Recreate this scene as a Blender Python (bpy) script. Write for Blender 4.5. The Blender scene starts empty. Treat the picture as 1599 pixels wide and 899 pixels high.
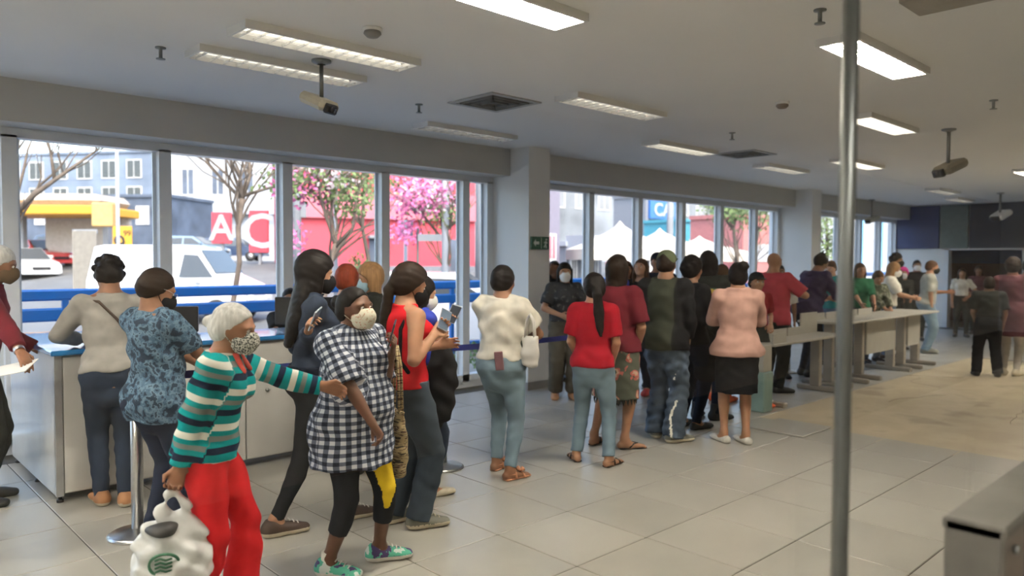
import bpy, bmesh, math, random
import numpy as np
from mathutils import Vector, Matrix

# ------------------------------------------------------------------ camera, world, sun, exposure
SC = bpy.context.scene
COL = SC.collection
FPX, HCAM, HZ, PW, PH = 1172.0, 1.65, 405.0, 1599.0, 899.0
YAW = math.radians(46.6)
FWD = Vector((math.cos(YAW), math.sin(YAW), 0)); RGT = Vector((math.sin(YAW), -math.cos(YAW), 0))
PITCH = math.atan((PH/2-HZ)/FPX)

cam = bpy.data.cameras.new('camera'); camo = bpy.data.objects.new('camera', cam); COL.objects.link(camo)
cam.sensor_fit = 'HORIZONTAL'; cam.sensor_width = 36; cam.lens = FPX/PW*36; cam.clip_start = .02; cam.clip_end = 400
camo.location = (0, 0, HCAM)
camo.rotation_euler = (math.pi/2-PITCH, math.radians(-0.25), YAW-math.pi/2)
cam.dof.use_dof = True; cam.dof.focus_distance = 4.6; cam.dof.aperture_fstop = 1.6
SC.camera = camo

SC.view_settings.view_transform = 'Standard'; SC.view_settings.look = 'None'
SC.view_settings.gamma = 1; SC.view_settings.use_curve_mapping = False
SC.view_settings.exposure = 1.17

W = bpy.data.worlds.new('sky'); SC.world = W; W.use_nodes = True
nt = W.node_tree; nt.nodes.clear()
wo = nt.nodes.new('ShaderNodeOutputWorld'); bg = nt.nodes.new('ShaderNodeBackground'); sk = nt.nodes.new('ShaderNodeTexSky')
sk.sky_type = 'NISHITA'; sk.sun_disc = False; sk.sun_elevation = math.radians(48); sk.sun_rotation = math.radians(200)
sk.air_density = 1.0; sk.dust_density = 3.0; sk.ozone_density = 1.0
bg.inputs[1].default_value = 0.58
nt.links.new(sk.outputs[0], bg.inputs[0]); nt.links.new(bg.outputs[0], wo.inputs[0])
sun = bpy.data.lights.new('sun', 'SUN'); suno = bpy.data.objects.new('sun', sun); COL.objects.link(suno)
sun.energy = 1.2; sun.angle = math.radians(.6); sun.color = (1, .95, .88)
suno.rotation_euler = (math.radians(42), 0, math.radians(-25))   # shines towards +Y, away from the window wall
suno.location = (0, -10, 30)
for i, (x0, x1) in enumerate(((-2.4, 6.6), (7.0, 14.45), (14.9, 20.7))):
    l = bpy.data.lights.new('window_portal', 'AREA'); l.shape = 'RECTANGLE'; l.size = x1-x0; l.size_y = 2.6
    l.cycles.is_portal = True
    o = bpy.data.objects.new('window_portal', l); COL.objects.link(o)
    o.location = ((x0+x1)/2, 7.62, 1.4); o.rotation_euler = (math.radians(-90), 0, 0)

def P(px, py, d):
    l = (px-800)/FPX*d
    v = FWD*d+RGT*l
    return Vector((v.x, v.y, HCAM-(py-HZ)/FPX*d))
def PY(px, py, Y):
    k = FWD.y+(px-800)/FPX*RGT.y
    return P(px, py, Y/k)
def FL(px, py, z=0):
    return P(px, py, (HCAM-z)*FPX/(py-HZ))

# ------------------------------------------------------------------ materials
MATS = {}
def V3(*a): return Vector(a)
def nmat(name):
    m = bpy.data.materials.new(name); m.use_nodes = True
    n = m.node_tree; b = n.nodes['Principled BSDF']
    return m, n, b
def setspec(b, v): b.inputs['Specular IOR Level'].default_value = v
def plain(name, col, rough=.5, metal=0, spec=.5, var=.08, scale=8, bump=0, bscale=60, emit=0, ecol=None, coat=0):
    if name in MATS: return MATS[name]
    m, n, b = nmat(name)
    N, L = n.nodes, n.links
    b.inputs['Roughness'].default_value = rough; b.inputs['Metallic'].default_value = metal; setspec(b, spec)
    if coat: b.inputs['Coat Weight'].default_value = coat
    tc = N.new('ShaderNodeTexCoord')
    if var:
        no = N.new('ShaderNodeTexNoise'); no.inputs['Scale'].default_value = scale; no.inputs['Detail'].default_value = 4
        L.new(tc.outputs['Object'], no.inputs['Vector'])
        mp = N.new('ShaderNodeMapRange'); mp.inputs[3].default_value = 1-var*2; mp.inputs[4].default_value = 1+var*2
        mp.inputs[1].default_value = .25; mp.inputs[2].default_value = .75
        L.new(no.outputs[0], mp.inputs[0])
        mx = N.new('ShaderNodeVectorMath'); mx.operation = 'SCALE'; mx.inputs[0].default_value = col[:3]
        L.new(mp.outputs[0], mx.inputs['Scale']); L.new(mx.outputs[0], b.inputs['Base Color'])
    else: b.inputs['Base Color'].default_value = (*col[:3], 1)
    if bump:
        n2 = N.new('ShaderNodeTexNoise'); n2.inputs['Scale'].default_value = bscale; n2.inputs['Detail'].default_value = 3
        L.new(tc.outputs['Object'], n2.inputs['Vector'])
        bp = N.new('ShaderNodeBump'); bp.inputs['Strength'].default_value = bump; bp.inputs['Distance'].default_value = .01
        L.new(n2.outputs[0], bp.inputs['Height']); L.new(bp.outputs[0], b.inputs['Normal'])
    if emit:
        b.inputs['Emission Color'].default_value = (*(ecol or col)[:3], 1); b.inputs['Emission Strength'].default_value = emit
    MATS[name] = m
    return m
def cloth(name, col, rough=.85, var=.07): return plain(name, col, rough, spec=.1, var=var, scale=14)
def ramp(N, stops, interp='CONSTANT'):
    r = N.new('ShaderNodeValToRGB'); cr = r.color_ramp; cr.interpolation = interp
    while len(cr.elements) > 1: cr.elements.remove(cr.elements[-1])
    cr.elements[0].position = stops[0][0]; cr.elements[0].color = (*stops[0][1], 1)
    for p, c in stops[1:]:
        e = cr.elements.new(p); e.color = (*c, 1)
    return r
def denim(name, col, fade=1.5, fscale=3):
    if name in MATS: return MATS[name]
    m, n, b = nmat(name); N, L = n.nodes, n.links
    b.inputs['Roughness'].default_value = .8; setspec(b, .2)
    tc = N.new('ShaderNodeTexCoord'); no = N.new('ShaderNodeTexNoise'); no.inputs['Scale'].default_value = fscale; no.inputs['Detail'].default_value = 6
    L.new(tc.outputs['Object'], no.inputs['Vector'])
    c = Vector(col)
    r = ramp(N, [(.3, c*.7), (.52, c), (.75, c*fade)], 'LINEAR'); L.new(no.outputs[0], r.inputs[0]); L.new(r.outputs[0], b.inputs['Base Color'])
    n2 = N.new('ShaderNodeTexNoise'); n2.inputs['Scale'].default_value = 300; L.new(tc.outputs['Object'], n2.inputs['Vector'])
    bp = N.new('ShaderNodeBump'); bp.inputs['Strength'].default_value = .08; bp.inputs['Distance'].default_value = .004
    L.new(n2.outputs[0], bp.inputs['Height']); L.new(bp.outputs[0], b.inputs['Normal'])
    MATS[name] = m; return m
def hairmat(name, col):
    if name in MATS: return MATS[name]
    m, n, b = nmat(name); N, L = n.nodes, n.links
    b.inputs['Roughness'].default_value = .5; setspec(b, .10)
    tc = N.new('ShaderNodeTexCoord'); mp = N.new('ShaderNodeMapping'); mp.inputs['Scale'].default_value = (70, 70, 5)
    no = N.new('ShaderNodeTexNoise'); no.inputs['Scale'].default_value = 1; no.inputs['Detail'].default_value = 4
    L.new(tc.outputs['Object'], mp.inputs[0]); L.new(mp.outputs[0], no.inputs['Vector'])
    c = Vector(col); r = ramp(N, [(.3, c*.75), (.7, c*1.25)], 'LINEAR'); L.new(no.outputs[0], r.inputs[0]); L.new(r.outputs[0], b.inputs['Base Color'])
    MATS[name] = m; return m
def skinmat(name, col):
    if name in MATS: return MATS[name]
    m = plain('skin_'+name, col, .5, spec=.35, var=.06, scale=12, bump=.1, bscale=120)
    m.node_tree.nodes['Principled BSDF'].inputs['Subsurface Weight'].default_value = .06
    MATS[name] = m; return m
def stripemat():
    m, n, b = nmat('striped_knit'); N, L = n.nodes, n.links
    b.inputs['Roughness'].default_value = .9; setspec(b, .15)
    at = N.new('ShaderNodeAttribute'); at.attribute_name = 'u'
    d = N.new('ShaderNodeMath'); d.operation = 'DIVIDE'; d.inputs[1].default_value = .165; L.new(at.outputs['Fac'], d.inputs[0])
    f = N.new('ShaderNodeMath'); f.operation = 'FRACT'; L.new(d.outputs[0], f.inputs[0])
    T, Wh, G, K = (.0, .26, .27), (.72, .71, .64), (.19, .20, .19), (.006, .012, .035)
    r = ramp(N, [(0, T), (.10, K), (.27, T), (.42, G), (.56, T), (.70, Wh), (.88, T)]); L.new(f.outputs[0], r.inputs[0])
    L.new(r.outputs[0], b.inputs['Base Color'])
    w = N.new('ShaderNodeTexWave'); tc = N.new('ShaderNodeTexCoord'); w.inputs['Scale'].default_value = 60; w.bands_direction = 'Z'
    L.new(tc.outputs['Object'], w.inputs['Vector'])
    bp = N.new('ShaderNodeBump'); bp.inputs['Strength'].default_value = .3; bp.inputs['Distance'].default_value = .003
    L.new(w.outputs[1], bp.inputs['Height']); L.new(bp.outputs[0], b.inputs['Normal'])
    return m
def plaidmat():
    m, n, b = nmat('gingham'); N, L = n.nodes, n.links
    b.inputs['Roughness'].default_value = .85; setspec(b, .2)
    outs = []
    for nm in ('u', 'v'):
        at = N.new('ShaderNodeAttribute'); at.attribute_name = nm
        d = N.new('ShaderNodeMath'); d.operation = 'DIVIDE'; d.inputs[1].default_value = .040; L.new(at.outputs['Fac'], d.inputs[0])
        f = N.new('ShaderNodeMath'); f.operation = 'FRACT'; L.new(d.outputs[0], f.inputs[0])
        r = ramp(N, [(0, (.02, .02, .02)), (.5, (.95, .95, .95))]); L.new(f.outputs[0], r.inputs[0]); outs.append(r.outputs[0])
    a = N.new('ShaderNodeMath'); a.operation = 'ADD'; L.new(outs[0], a.inputs[0]); L.new(outs[1], a.inputs[1])
    h = N.new('ShaderNodeMath'); h.operation = 'MULTIPLY'; h.inputs[1].default_value = .5; L.new(a.outputs[0], h.inputs[0])
    r = ramp(N, [(0, (.012, .018, .035)), (.3, (.11, .13, .18)), (.7, (.58, .60, .66))]); L.new(h.outputs[0], r.inputs[0])
    L.new(r.outputs[0], b.inputs['Base Color'])
    return m
def blotch(name, stops, scale, rough=.85, detail=3, tex='noise'):
    if name in MATS: return MATS[name]
    m, n, b = nmat(name); N, L = n.nodes, n.links
    b.inputs['Roughness'].default_value = rough; setspec(b, .2)
    tc = N.new('ShaderNodeTexCoord')
    if tex == 'noise':
        no = N.new('ShaderNodeTexNoise'); no.inputs['Detail'].default_value = detail
    else:
        no = N.new('ShaderNodeTexVoronoi')
    no.inputs['Scale'].default_value = scale; L.new(tc.outputs['Object'], no.inputs['Vector'])
    r = ramp(N, stops); L.new(no.outputs[0], r.inputs[0]); L.new(r.outputs[0], b.inputs['Base Color'])
    MATS[name] = m; return m
def glassmat(name, tint=(1, 1, 1), ior=1.45, rough=0.0):
    if name in MATS: return MATS[name]
    m = bpy.data.materials.new(name); m.use_nodes = True; n = m.node_tree; n.nodes.clear(); N, L = n.nodes, n.links
    o = N.new('ShaderNodeOutputMaterial'); t = N.new('ShaderNodeBsdfTransparent'); g = N.new('ShaderNodeBsdfGlossy'); x = N.new('ShaderNodeMixShader')
    t.inputs[0].default_value = (*tint, 1); g.inputs['Roughness'].default_value = rough
    ge = N.new('ShaderNodeNewGeometry'); dt = N.new('ShaderNodeVectorMath'); dt.operation = 'DOT_PRODUCT'
    L.new(ge.outputs['Incoming'], dt.inputs[0]); L.new(ge.outputs['True Normal'], dt.inputs[1])
    last = dt.outputs['Value']
    for op, v in (('ABSOLUTE', None), ('SUBTRACT', 1), ('POWER', 5), ('MULTIPLY_ADD', .45)):      # Schlick reflectance, same from both faces
        q = N.new('ShaderNodeMath'); q.operation = op
        if op == 'SUBTRACT': q.inputs[0].default_value = 1; L.new(last, q.inputs[1])
        else: L.new(last, q.inputs[0])
        if op == 'POWER': q.inputs[1].default_value = 5
        if op == 'MULTIPLY_ADD': q.inputs[1].default_value = v; q.inputs[2].default_value = ((ior-1)/(ior+1))**2*.5
        last = q.outputs[0]
    L.new(last, x.inputs[0]); L.new(t.outputs[0], x.inputs[1]); L.new(g.outputs[0], x.inputs[2]); L.new(x.outputs[0], o.inputs[0])
    MATS[name] = m; return m

# ------------------------------------------------------------------ object helpers
def props(o, label=None, cat=None, group=None, kind=None):
    if label: o['label'] = label
    if cat: o['category'] = cat
    if group: o['group'] = group
    if kind: o['kind'] = kind
    return o
def empty(name, loc=(0, 0, 0), rz=0, label=None, cat=None, group=None):
    o = bpy.data.objects.new(name, None); COL.objects.link(o); o.location = loc; o.rotation_euler = (0, 0, rz); o.empty_display_size = .1
    return props(o, label, cat, group)
def link(name, me, mat, parent=None):
    o = bpy.data.objects.new(name, me); COL.objects.link(o)
    for m in (mat if isinstance(mat, (list, tuple)) else [mat]): me.materials.append(m)
    if parent is not None: o.parent = parent
    return o
class MB:
    """collects boxes, tubes, lathes into one mesh"""
    def __init__(s): s.v = []; s.f = []; s.m = []; s.sm = []
    def add(s, vs, fs, mi=0, smooth=False):
        k = len(s.v); s.v += [tuple(v) for v in vs]; s.f += [tuple(i+k for i in f) for f in fs]; s.m += [mi]*len(fs); s.sm += [smooth]*len(fs); return s
    def box(s, x0, x1, y0, y1, z0, z1, mi=0, bev=0, M=None):
        if not bev:
            vs = [(x, y, z) for x in (x0, x1) for y in (y0, y1) for z in (z0, z1)]
            fs = [(0, 1, 3, 2), (4, 6, 7, 5), (0, 4, 5, 1), (2, 3, 7, 6), (0, 2, 6, 4), (1, 5, 7, 3)]
        else:
            b = min(bev, (x1-x0)/2.01, (y1-y0)/2.01, (z1-z0)/2.01)
            c = ((x0+x1)/2, (y0+y1)/2, (z0+z1)/2); h = ((x1-x0)/2, (y1-y0)/2, (z1-z0)/2)
            vs = []; idx = {}
            for sx in (-1, 1):
                for sy in (-1, 1):
                    for sz in (-1, 1):
                        for ax in range(3):
                            q = [c[i]+(sx, sy, sz)[i]*(h[i]-(0 if i == ax else b)) for i in range(3)]
                            idx[(sx, sy, sz, ax)] = len(vs); vs.append(tuple(q))
            fs = []
            for ax in range(3):
                o1, o2 = [i for i in range(3) if i != ax]
                for sg in (-1, 1):
                    f = []
                    for a, bb in ((-1, -1), (1, -1), (1, 1), (-1, 1)):
                        k = [0, 0, 0]; k[ax] = sg; k[o1] = a; k[o2] = bb; f.append(idx[(*k, ax)])
                    fs.append(tuple(f if sg*(1 if ax != 1 else -1) > 0 else f[::-1]))
            for ax in range(3):                       # edges along axis ax
                o1, o2 = [i for i in range(3) if i != ax]
                for a in (-1, 1):
                    for bb in (-1, 1):
                        k0 = [0, 0, 0]; k1 = [0, 0, 0]; k0[ax] = -1; k1[ax] = 1; k0[o1] = k1[o1] = a; k0[o2] = k1[o2] = bb
                        f = [idx[(*k0, o1)], idx[(*k1, o1)], idx[(*k1, o2)], idx[(*k0, o2)]]
                        n = (Vector(vs[f[1]])-Vector(vs[f[0]])).cross(Vector(vs[f[2]])-Vector(vs[f[1]]))
                        out = Vector((0, 0, 0)); out[o1] = a; out[o2] = bb
                        fs.append(tuple(f if n.dot(out) > 0 else f[::-1]))
            for sx in (-1, 1):
                for sy in (-1, 1):
                    for sz in (-1, 1):
                        f = [idx[(sx, sy, sz, a)] for a in range(3)]
                        fs.append(tuple(f if sx*sy*sz > 0 else f[::-1]))
        if M is not None: vs = [M @ Vector(v) for v in vs]
        return s.add(vs, fs, mi)
    def tube(s, pts, rad, seg=10, mi=0, cap=True, flat=1.0):
        pts = [Vector(p) for p in pts]; n = len(pts)
        rads = rad if isinstance(rad, (list, tuple)) else [rad]*n
        d0 = (pts[1]-pts[0]).normalized(); ref = Vector((0, 0, 1)) if abs(d0.z) < .9 else Vector((1, 0, 0))
        a = d0.cross(ref).normalized(); vs = []; fs = []
        for i, p in enumerate(pts):
            d = (pts[min(i+1, n-1)]-pts[max(i-1, 0)]).normalized()
            a = (a-d*a.dot(d)).normalized(); b = d.cross(a)
            for j in range(seg):
                t = 2*math.pi*j/seg; vs.append(p+(a*math.cos(t)*flat+b*math.sin(t))*rads[i])
        for i in range(n-1):
            for j in range(seg):
                k = (j+1) % seg; fs.append((i*seg+j, i*seg+k, (i+1)*seg+k, (i+1)*seg+j))
        if cap: fs.append(tuple(range(seg))[::-1]); fs.append(tuple((n-1)*seg+j for j in range(seg)))
        return s.add(vs, fs, mi, True)
    def lathe(s, prof, seg=24, c=(0, 0, 0), mi=0, smooth=True):
        vs = []; fs = []
        for r, z in prof:
            for j in range(seg):
                t = 2*math.pi*j/seg; vs.append((c[0]+r*math.cos(t), c[1]+r*math.sin(t), c[2]+z))
        for i in range(len(prof)-1):
            for j in range(seg):
                k = (j+1) % seg; fs.append((i*seg+j, i*seg+k, (i+1)*seg+k, (i+1)*seg+j))
        return s.add(vs, fs, mi, smooth)
    def prism(s, poly, z0, z1, M=None, mi=0):
        """poly in xy, extruded z0..z1, then M"""
        n = len(poly); vs = [(x, y, z0) for x, y in poly]+[(x, y, z1) for x, y in poly]
        fs = [tuple(range(n))[::-1], tuple(range(n, 2*n))]+[(i, (i+1) % n, n+(i+1) % n, n+i) for i in range(n)]
        if M is not None: vs = [M @ Vector(v) for v in vs]
        return s.add(vs, fs, mi)
    def mesh(s, name='m'):
        me = bpy.data.meshes.new(name); me.from_pydata(s.v, [], s.f)
        me.polygons.foreach_set('material_index', s.m); me.polygons.foreach_set('use_smooth', s.sm); me.update(); return me
    def build(s, name, mat, parent=None): return link(name, s.mesh(name), mat, parent)
def boxo(name, mat, parent, *a, bev=0): return MB().box(*a, bev=bev).build(name, mat, parent)
def frameM(origin, xa, ya, za):
    M = Matrix.Identity(4)
    for i, a in enumerate((xa, ya, za)):
        for j in range(3): M[j][i] = a[j]
    for j in range(3): M[j][3] = origin[j]
    return M
def text(name, body, size, mat, M, parent=None, ext=.004, align='CENTER', bold=0):
    cu = bpy.data.curves.new(name, 'FONT'); cu.body = body; cu.size = size; cu.extrude = ext; cu.align_x = align; cu.align_y = 'CENTER'; cu.offset = bold
    cu.resolution_u = 3
    o = bpy.data.objects.new(name, cu); COL.objects.link(o); cu.materials.append(mat); o.matrix_world = M
    dg = bpy.context.evaluated_depsgraph_get(); me = bpy.data.meshes.new_from_object(o.evaluated_get(dg))
    bpy.data.objects.remove(o); r = bpy.data.objects.new(name, me); COL.objects.link(r)
    if parent is not None: r.parent = parent; r.matrix_parent_inverse = parent.matrix_basis.inverted()
    r.matrix_basis = M
    return r
def struct(name, mb, mat, parent=None):
    o = mb.build(name, mat, parent)
    if parent is None: o['kind'] = 'structure'
    return o

# ------------------------------------------------------------------ implicit solids (smooth unions) meshed by surface nets
def _mesh_nets(d, lo, h, name):
    nx, ny, nz = d.shape
    ins = d < 0
    cnt = np.zeros((nx-1, ny-1, nz-1), np.int8)
    for i in (0, 1):
        for j in (0, 1):
            for k in (0, 1): cnt += ins[i:nx-1+i, j:ny-1+j, k:nz-1+k]
    act = (cnt > 0) & (cnt < 8); ii, jj, kk = np.nonzero(act); n = len(ii)
    if n == 0: return bpy.data.meshes.new(name)
    idx = np.full(act.shape, -1, np.int32); idx[ii, jj, kk] = np.arange(n)
    c = {(a, b, e): d[ii+a, jj+b, kk+e] for a in (0, 1) for b in (0, 1) for e in (0, 1)}
    acc = np.zeros((n, 3), np.float32); num = np.zeros(n, np.float32)
    for ax in range(3):
        for a in (0, 1):
            for b in (0, 1):
                q0 = [a, b]; q0.insert(ax, 0); q1 = [a, b]; q1.insert(ax, 1)
                v0 = c[tuple(q0)]; v1 = c[tuple(q1)]; m = (v0 < 0) != (v1 < 0)
                t = v0[m]/(v0[m]-v1[m]); p = np.empty((m.sum(), 3), np.float32); p[:] = q0; p[:, ax] = t
                acc[m] += p; num[m] += 1
    V = (np.stack([ii, jj, kk], 1)+acc/num[:, None])*h+np.array(lo, np.float32)
    quads = []
    for ax in range(3):
        s0 = [slice(None)]*3; s1 = [slice(None)]*3; s0[ax] = slice(0, -1); s1[ax] = slice(1, None)
        A = ins[tuple(s0)]; B = ins[tuple(s1)]; e = A != B
        o1, o2 = [(1, 2), (2, 0), (0, 1)][ax]
        I = list(np.nonzero(e)); ok = (I[o1] > 0) & (I[o2] > 0) & (I[o1] < d.shape[o1]-1) & (I[o2] < d.shape[o2]-1)
        flip = A[tuple(I)][ok]; I = [x[ok] for x in I]
        def cell(a, b):
            q = list(I); q[o1] = q[o1]-a; q[o2] = q[o2]-b; return idx[tuple(q)]
        Q = np.stack([cell(1, 1), cell(0, 1), cell(0, 0), cell(1, 0)], 1)
        Q[~flip] = Q[~flip][:, ::-1]; quads.append(Q)
    Q = np.concatenate(quads); Q = Q[(Q >= 0).all(1)]
    me = bpy.data.meshes.new(name)
    me.vertices.add(len(V)); me.vertices.foreach_set('co', V.astype(np.float32).ravel())
    me.loops.add(Q.size); me.loops.foreach_set('vertex_index', Q.astype(np.int32).ravel())
    me.polygons.add(len(Q)); me.polygons.foreach_set('loop_start', np.arange(0, Q.size, 4, dtype=np.int32))
    me.update(calc_edges=True); me.polygons.foreach_set('use_smooth', np.ones(len(Q), bool)); me.update()
    return me
NPV = lambda v: np.array(v, dtype=np.float64)
class Solid:
    def __init__(s): s.p = []; s.fold = None
    def _add(s, fn, lo, hi, k, op): s.p.append((fn, np.minimum(lo, hi)-.0, np.maximum(lo, hi), k, op)); return s
    def tube(s, A, B, st, side=(0, 1, 0), k=.02, op='u', flat=(0, 0), t01=None):
        """stations (t, a, b, off): a along side, b and off along side x axis"""
        A = NPV(A); B = NPV(B); ax = B-A; L = np.linalg.norm(ax); ax = ax/L
        sd = NPV(side); sd = sd-ax*sd.dot(ax)
        if np.linalg.norm(sd) < 1e-4: sd = np.cross(ax, (1, 0, 0))
        sd /= np.linalg.norm(sd); w = np.cross(sd, ax)
        st = [tuple(q)+(0,)*(4-len(q)) for q in st]
        T, a_, b_, o_ = [np.array(x, float) for x in zip(*st)]
        t0, t1 = t01 if t01 else (T[0], T[-1])
        def fn(x, y, z):
            rx, ry, rz = x-A[0], y-A[1], z-A[2]
            t = (rx*ax[0]+ry*ax[1]+rz*ax[2])/L; tc = np.clip(t, t0, t1)
            if len(T) == 2:
                u = (tc-T[0])/(T[1]-T[0]); a = a_[0]+u*(a_[1]-a_[0]); b = b_[0]+u*(b_[1]-b_[0]); o = o_[0]+u*(o_[1]-o_[0])
            else:
                a = np.interp(tc, T, a_); b = np.interp(tc, T, b_); o = np.interp(tc, T, o_)
            ps = (rx*sd[0]+ry*sd[1]+rz*sd[2])/a; pw = (rx*w[0]+ry*w[1]+rz*w[2]-o)/b
            m = np.minimum(a, b)
            ov = (t-tc)*L
            if flat == (0, 0): return (np.sqrt(ps*ps+pw*pw+(ov/m)**2)-1)*m
            lo_ = np.where(t < tc, ov, 0); hi_ = np.where(t > tc, ov, 0)
            r = (0 if flat[0] else (lo_/m)**2)+(0 if flat[1] else (hi_/m)**2)
            d = (np.sqrt(ps*ps+pw*pw+r)-1)*m
            if flat[0]: d = np.maximum(d, (t0-t)*L)
            if flat[1]: d = np.maximum(d, (t-t1)*L)
            return d
        R = max(a_.max(), (b_+abs(o_)).max()); e0 = A+ax*L*t0; e1 = A+ax*L*t1
        return s._add(fn, np.minimum(e0, e1)-R, np.maximum(e0, e1)+R, k, op)
    def rc(s, A, B, ra, rb, k=.012, op='u'): return s.tube(A, B, [(0, ra, ra), (1, rb, rb)], (.13, .97, .21), k, op)
    def ell(s, c, r, F=None, k=.02, op='u'):
        c = NPV(c); r = NPV(r); M = np.eye(3) if F is None else np.array(F, float)   # rows = axes
        mn = r.min()
        def fn(x, y, z):
            X = [x-c[0], y-c[1], z-c[2]]
            q = sum(((M[i][0]*X[0]+M[i][1]*X[1]+M[i][2]*X[2])/r[i])**2 for i in range(3))
            return (np.sqrt(q)-1)*mn
        R = r.max(); return s._add(fn, c-R, c+R, k, op)
    def half(s, p, n, k=0):                 # keep the side where (x-p).n < 0
        p = NPV(p); n = NPV(n)/np.linalg.norm(n)
        s.p.append((lambda x, y, z: (x-p[0])*n[0]+(y-p[1])*n[1]+(z-p[2])*n[2], None, None, k, 'i')); return s
    def slab(s, lo, hi):
        lo = NPV(lo); hi = NPV(hi); c = (lo+hi)/2; h = (hi-lo)/2
        def fn(x, y, z): return np.maximum(np.maximum(abs(x-c[0])-h[0], abs(y-c[1])-h[1]), abs(z-c[2])-h[2])+0*(x+y+z)
        return s._add(fn, lo, hi, 0, 'u')
    def mesh(s, h, name):
        U = [q for q in s.p if q[4] == 'u']
        lo = np.min([q[1] for q in U], 0)-3*h; hi = np.max([q[2] for q in U], 0)+3*h
        n = np.ceil((hi-lo)/h).astype(int)+1
        ax = [(lo[i]+np.arange(n[i])*h).astype(np.float32) for i in range(3)]
        d = np.full(n, .08, np.float32)
        for fn, l, u, k, op in s.p:
            if l is None: sl = [slice(0, n[i]) for i in range(3)]
            else:
                mg = k+2*h
                i0 = np.clip(np.floor((l-mg-lo)/h).astype(int), 0, n); i1 = np.clip(np.ceil((u+mg-lo)/h).astype(int)+1, 0, n)
                sl = [slice(i0[i], i1[i]) for i in range(3)]
            X, Y, Z = ax[0][sl[0]][:, None, None], ax[1][sl[1]][None, :, None], ax[2][sl[2]][None, None, :]
            if X.size*Y.size*Z.size == 0: continue
            e = fn(X, Y, Z); g = d[tuple(sl)]
            if op == 'u':
                if k > 0:
                    q = np.clip(.5+.5*(g-e)/k, 0, 1); r = g*(1-q)+e*q-k*q*(1-q)
                else: r = np.minimum(g, e)
            elif op == 's':
                if k > 0:
                    e = -e; q = np.clip(.5-.5*(g-e)/k, 0, 1); r = g*(1-q)+e*q+k*q*(1-q)
                else: r = np.maximum(g, -e)
            else: r = np.maximum(g, e)
            d[tuple(sl)] = r
        if s.fold:
            amp, fr, sd = s.fold
            I, J, K = np.nonzero(abs(d) < .02); x = ax[0][I]*fr; y = ax[1][J]*fr; z = ax[2][K]*fr
            f = np.sin(x*.9+1.7*np.sin(z*.6+sd)+sd)*np.sin(y*1.1+1.3*np.sin(z*.8+2*sd))+.7*np.sin(z*1.9+1.5*np.sin(y*.9+sd)+x)
            d[I, J, K] += (amp*f).astype(np.float32)
        for i in range(3):
            m = [slice(None)]*3; m[i] = 0; d[tuple(m)] = .05; m[i] = -1; d[tuple(m)] = .05
        return _mesh_nets(d, lo, h, name)
# ------------------------------------------------------------------ shared materials
for n_, c_ in dict(skin_dark=(.115, .052, .030), skin_brown=(.26, .125, .070), skin_tan=(.40, .21, .125), skin_light=(.52, .30, .205)).items(): skinmat(n_, c_)
plain('eye_white', (.75, .72, .68), .3, var=0); plain('iris', (.02, .012, .008), .15, var=0)
hairmat('hair_black', (.010, .008, .008)); hairmat('hair_dark', (.018, .011, .008)); hairmat('hair_brown', (.075, .038, .020))
hairmat('hair_red', (.17, .030, .014)); hairmat('hair_blond', (.30, .17, .08)); hairmat('hair_grey', (.22, .21, .20)); hairmat('hair_white', (.52, .52, .50))
for n_, c_ in dict(mask_black=(.012, .012, .014), mask_white=(.78, .78, .76), mask_brown=(.13, .085, .05), mask_blue=(.35, .52, .62), c_grey=(.30, .285, .265), c_red=(.52, .014, .022),
                   c_redtee=(.30, .010, .020), c_coral=(.42, .055, .075), c_white=(.66, .63, .55), c_cream=(.62, .58, .50), c_black=(.012, .012, .014), c_black2=(.022, .024, .022), c_olive=(.038, .042, .030),
                   c_navy=(.018, .024, .045), c_navyblack=(.010, .013, .024), c_maroon=(.115, .014, .022), c_mauve=(.12, .045, .055), c_blue=(.035, .055, .36), c_pink=(.50, .30, .25),
                   c_redpants=(.55, .020, .025), c_hotpink=(.75, .06, .32), c_teal=(.02, .22, .22), c_green=(.02, .12, .06), c_purple=(.045, .032, .075), c_beige=(.45, .36, .26),
                   c_leggings=(.020, .021, .024), c_browngrey=(.075, .065, .05), c_greytee=(.36, .36, .32), c_capgreen=(.10, .12, .07), c_yellow=(.72, .50, .03), c_orange=(.70, .10, .02),
                   c_offwhite=(.50, .46, .42), c_collar=(.60, .10, .08), c_darkred=(.22, .015, .02)).items(): cloth(n_, c_)
plain('c_denimjacket', (.022, .032, .055), .8, spec=.2, var=.15, scale=20, bump=.3, bscale=300)
denim('jeans_light', (.19, .27, .33), 1.5); denim('jeans_mid', (.075, .12, .19), 1.7); denim('jeans_dark', (.022, .034, .060), 1.6); denim('jeans_slate', (.040, .054, .072), 1.6); denim('jeans_wash', (.055, .075, .105), 3.2, 5)
blotch('floral_blue', [(0, (.020, .035, .06)), (.44, (.065, .12, .18)), (.52, (.12, .19, .26)), (.60, (.028, .05, .08))], 25)
blotch('floral_skirt', [(0, (.11, .12, .09)), (.50, (.11, .12, .09)), (.56, (.55, .16, .13)), (.62, (.60, .42, .30)), (.68, (.03, .05, .03))], 9, detail=2)
blotch('camo', [(0, (.03, .035, .02)), (.45, (.09, .10, .06)), (.55, (.28, .28, .22)), (.62, (.05, .06, .035))], 14)
blotch('greyprint', [(0, (.035, .037, .042)), (.55, (.035, .037, .042)), (.62, (.12, .12, .12))], 22)
blotch('mask_floral', [(0, (.66, .64, .52)), (.52, (.66, .64, .52)), (.58, (.60, .20, .20)), (.62, (.30, .38, .22)), (.66, (.66, .64, .52))], 75)
m_ = blotch('mask_check', [(0, (.04, .05, .05)), (.5, (.6, .6, .55))], 150, tex='vor')
MATS['stripes'] = stripemat(); MATS['gingham'] = plaidmat()
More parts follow.
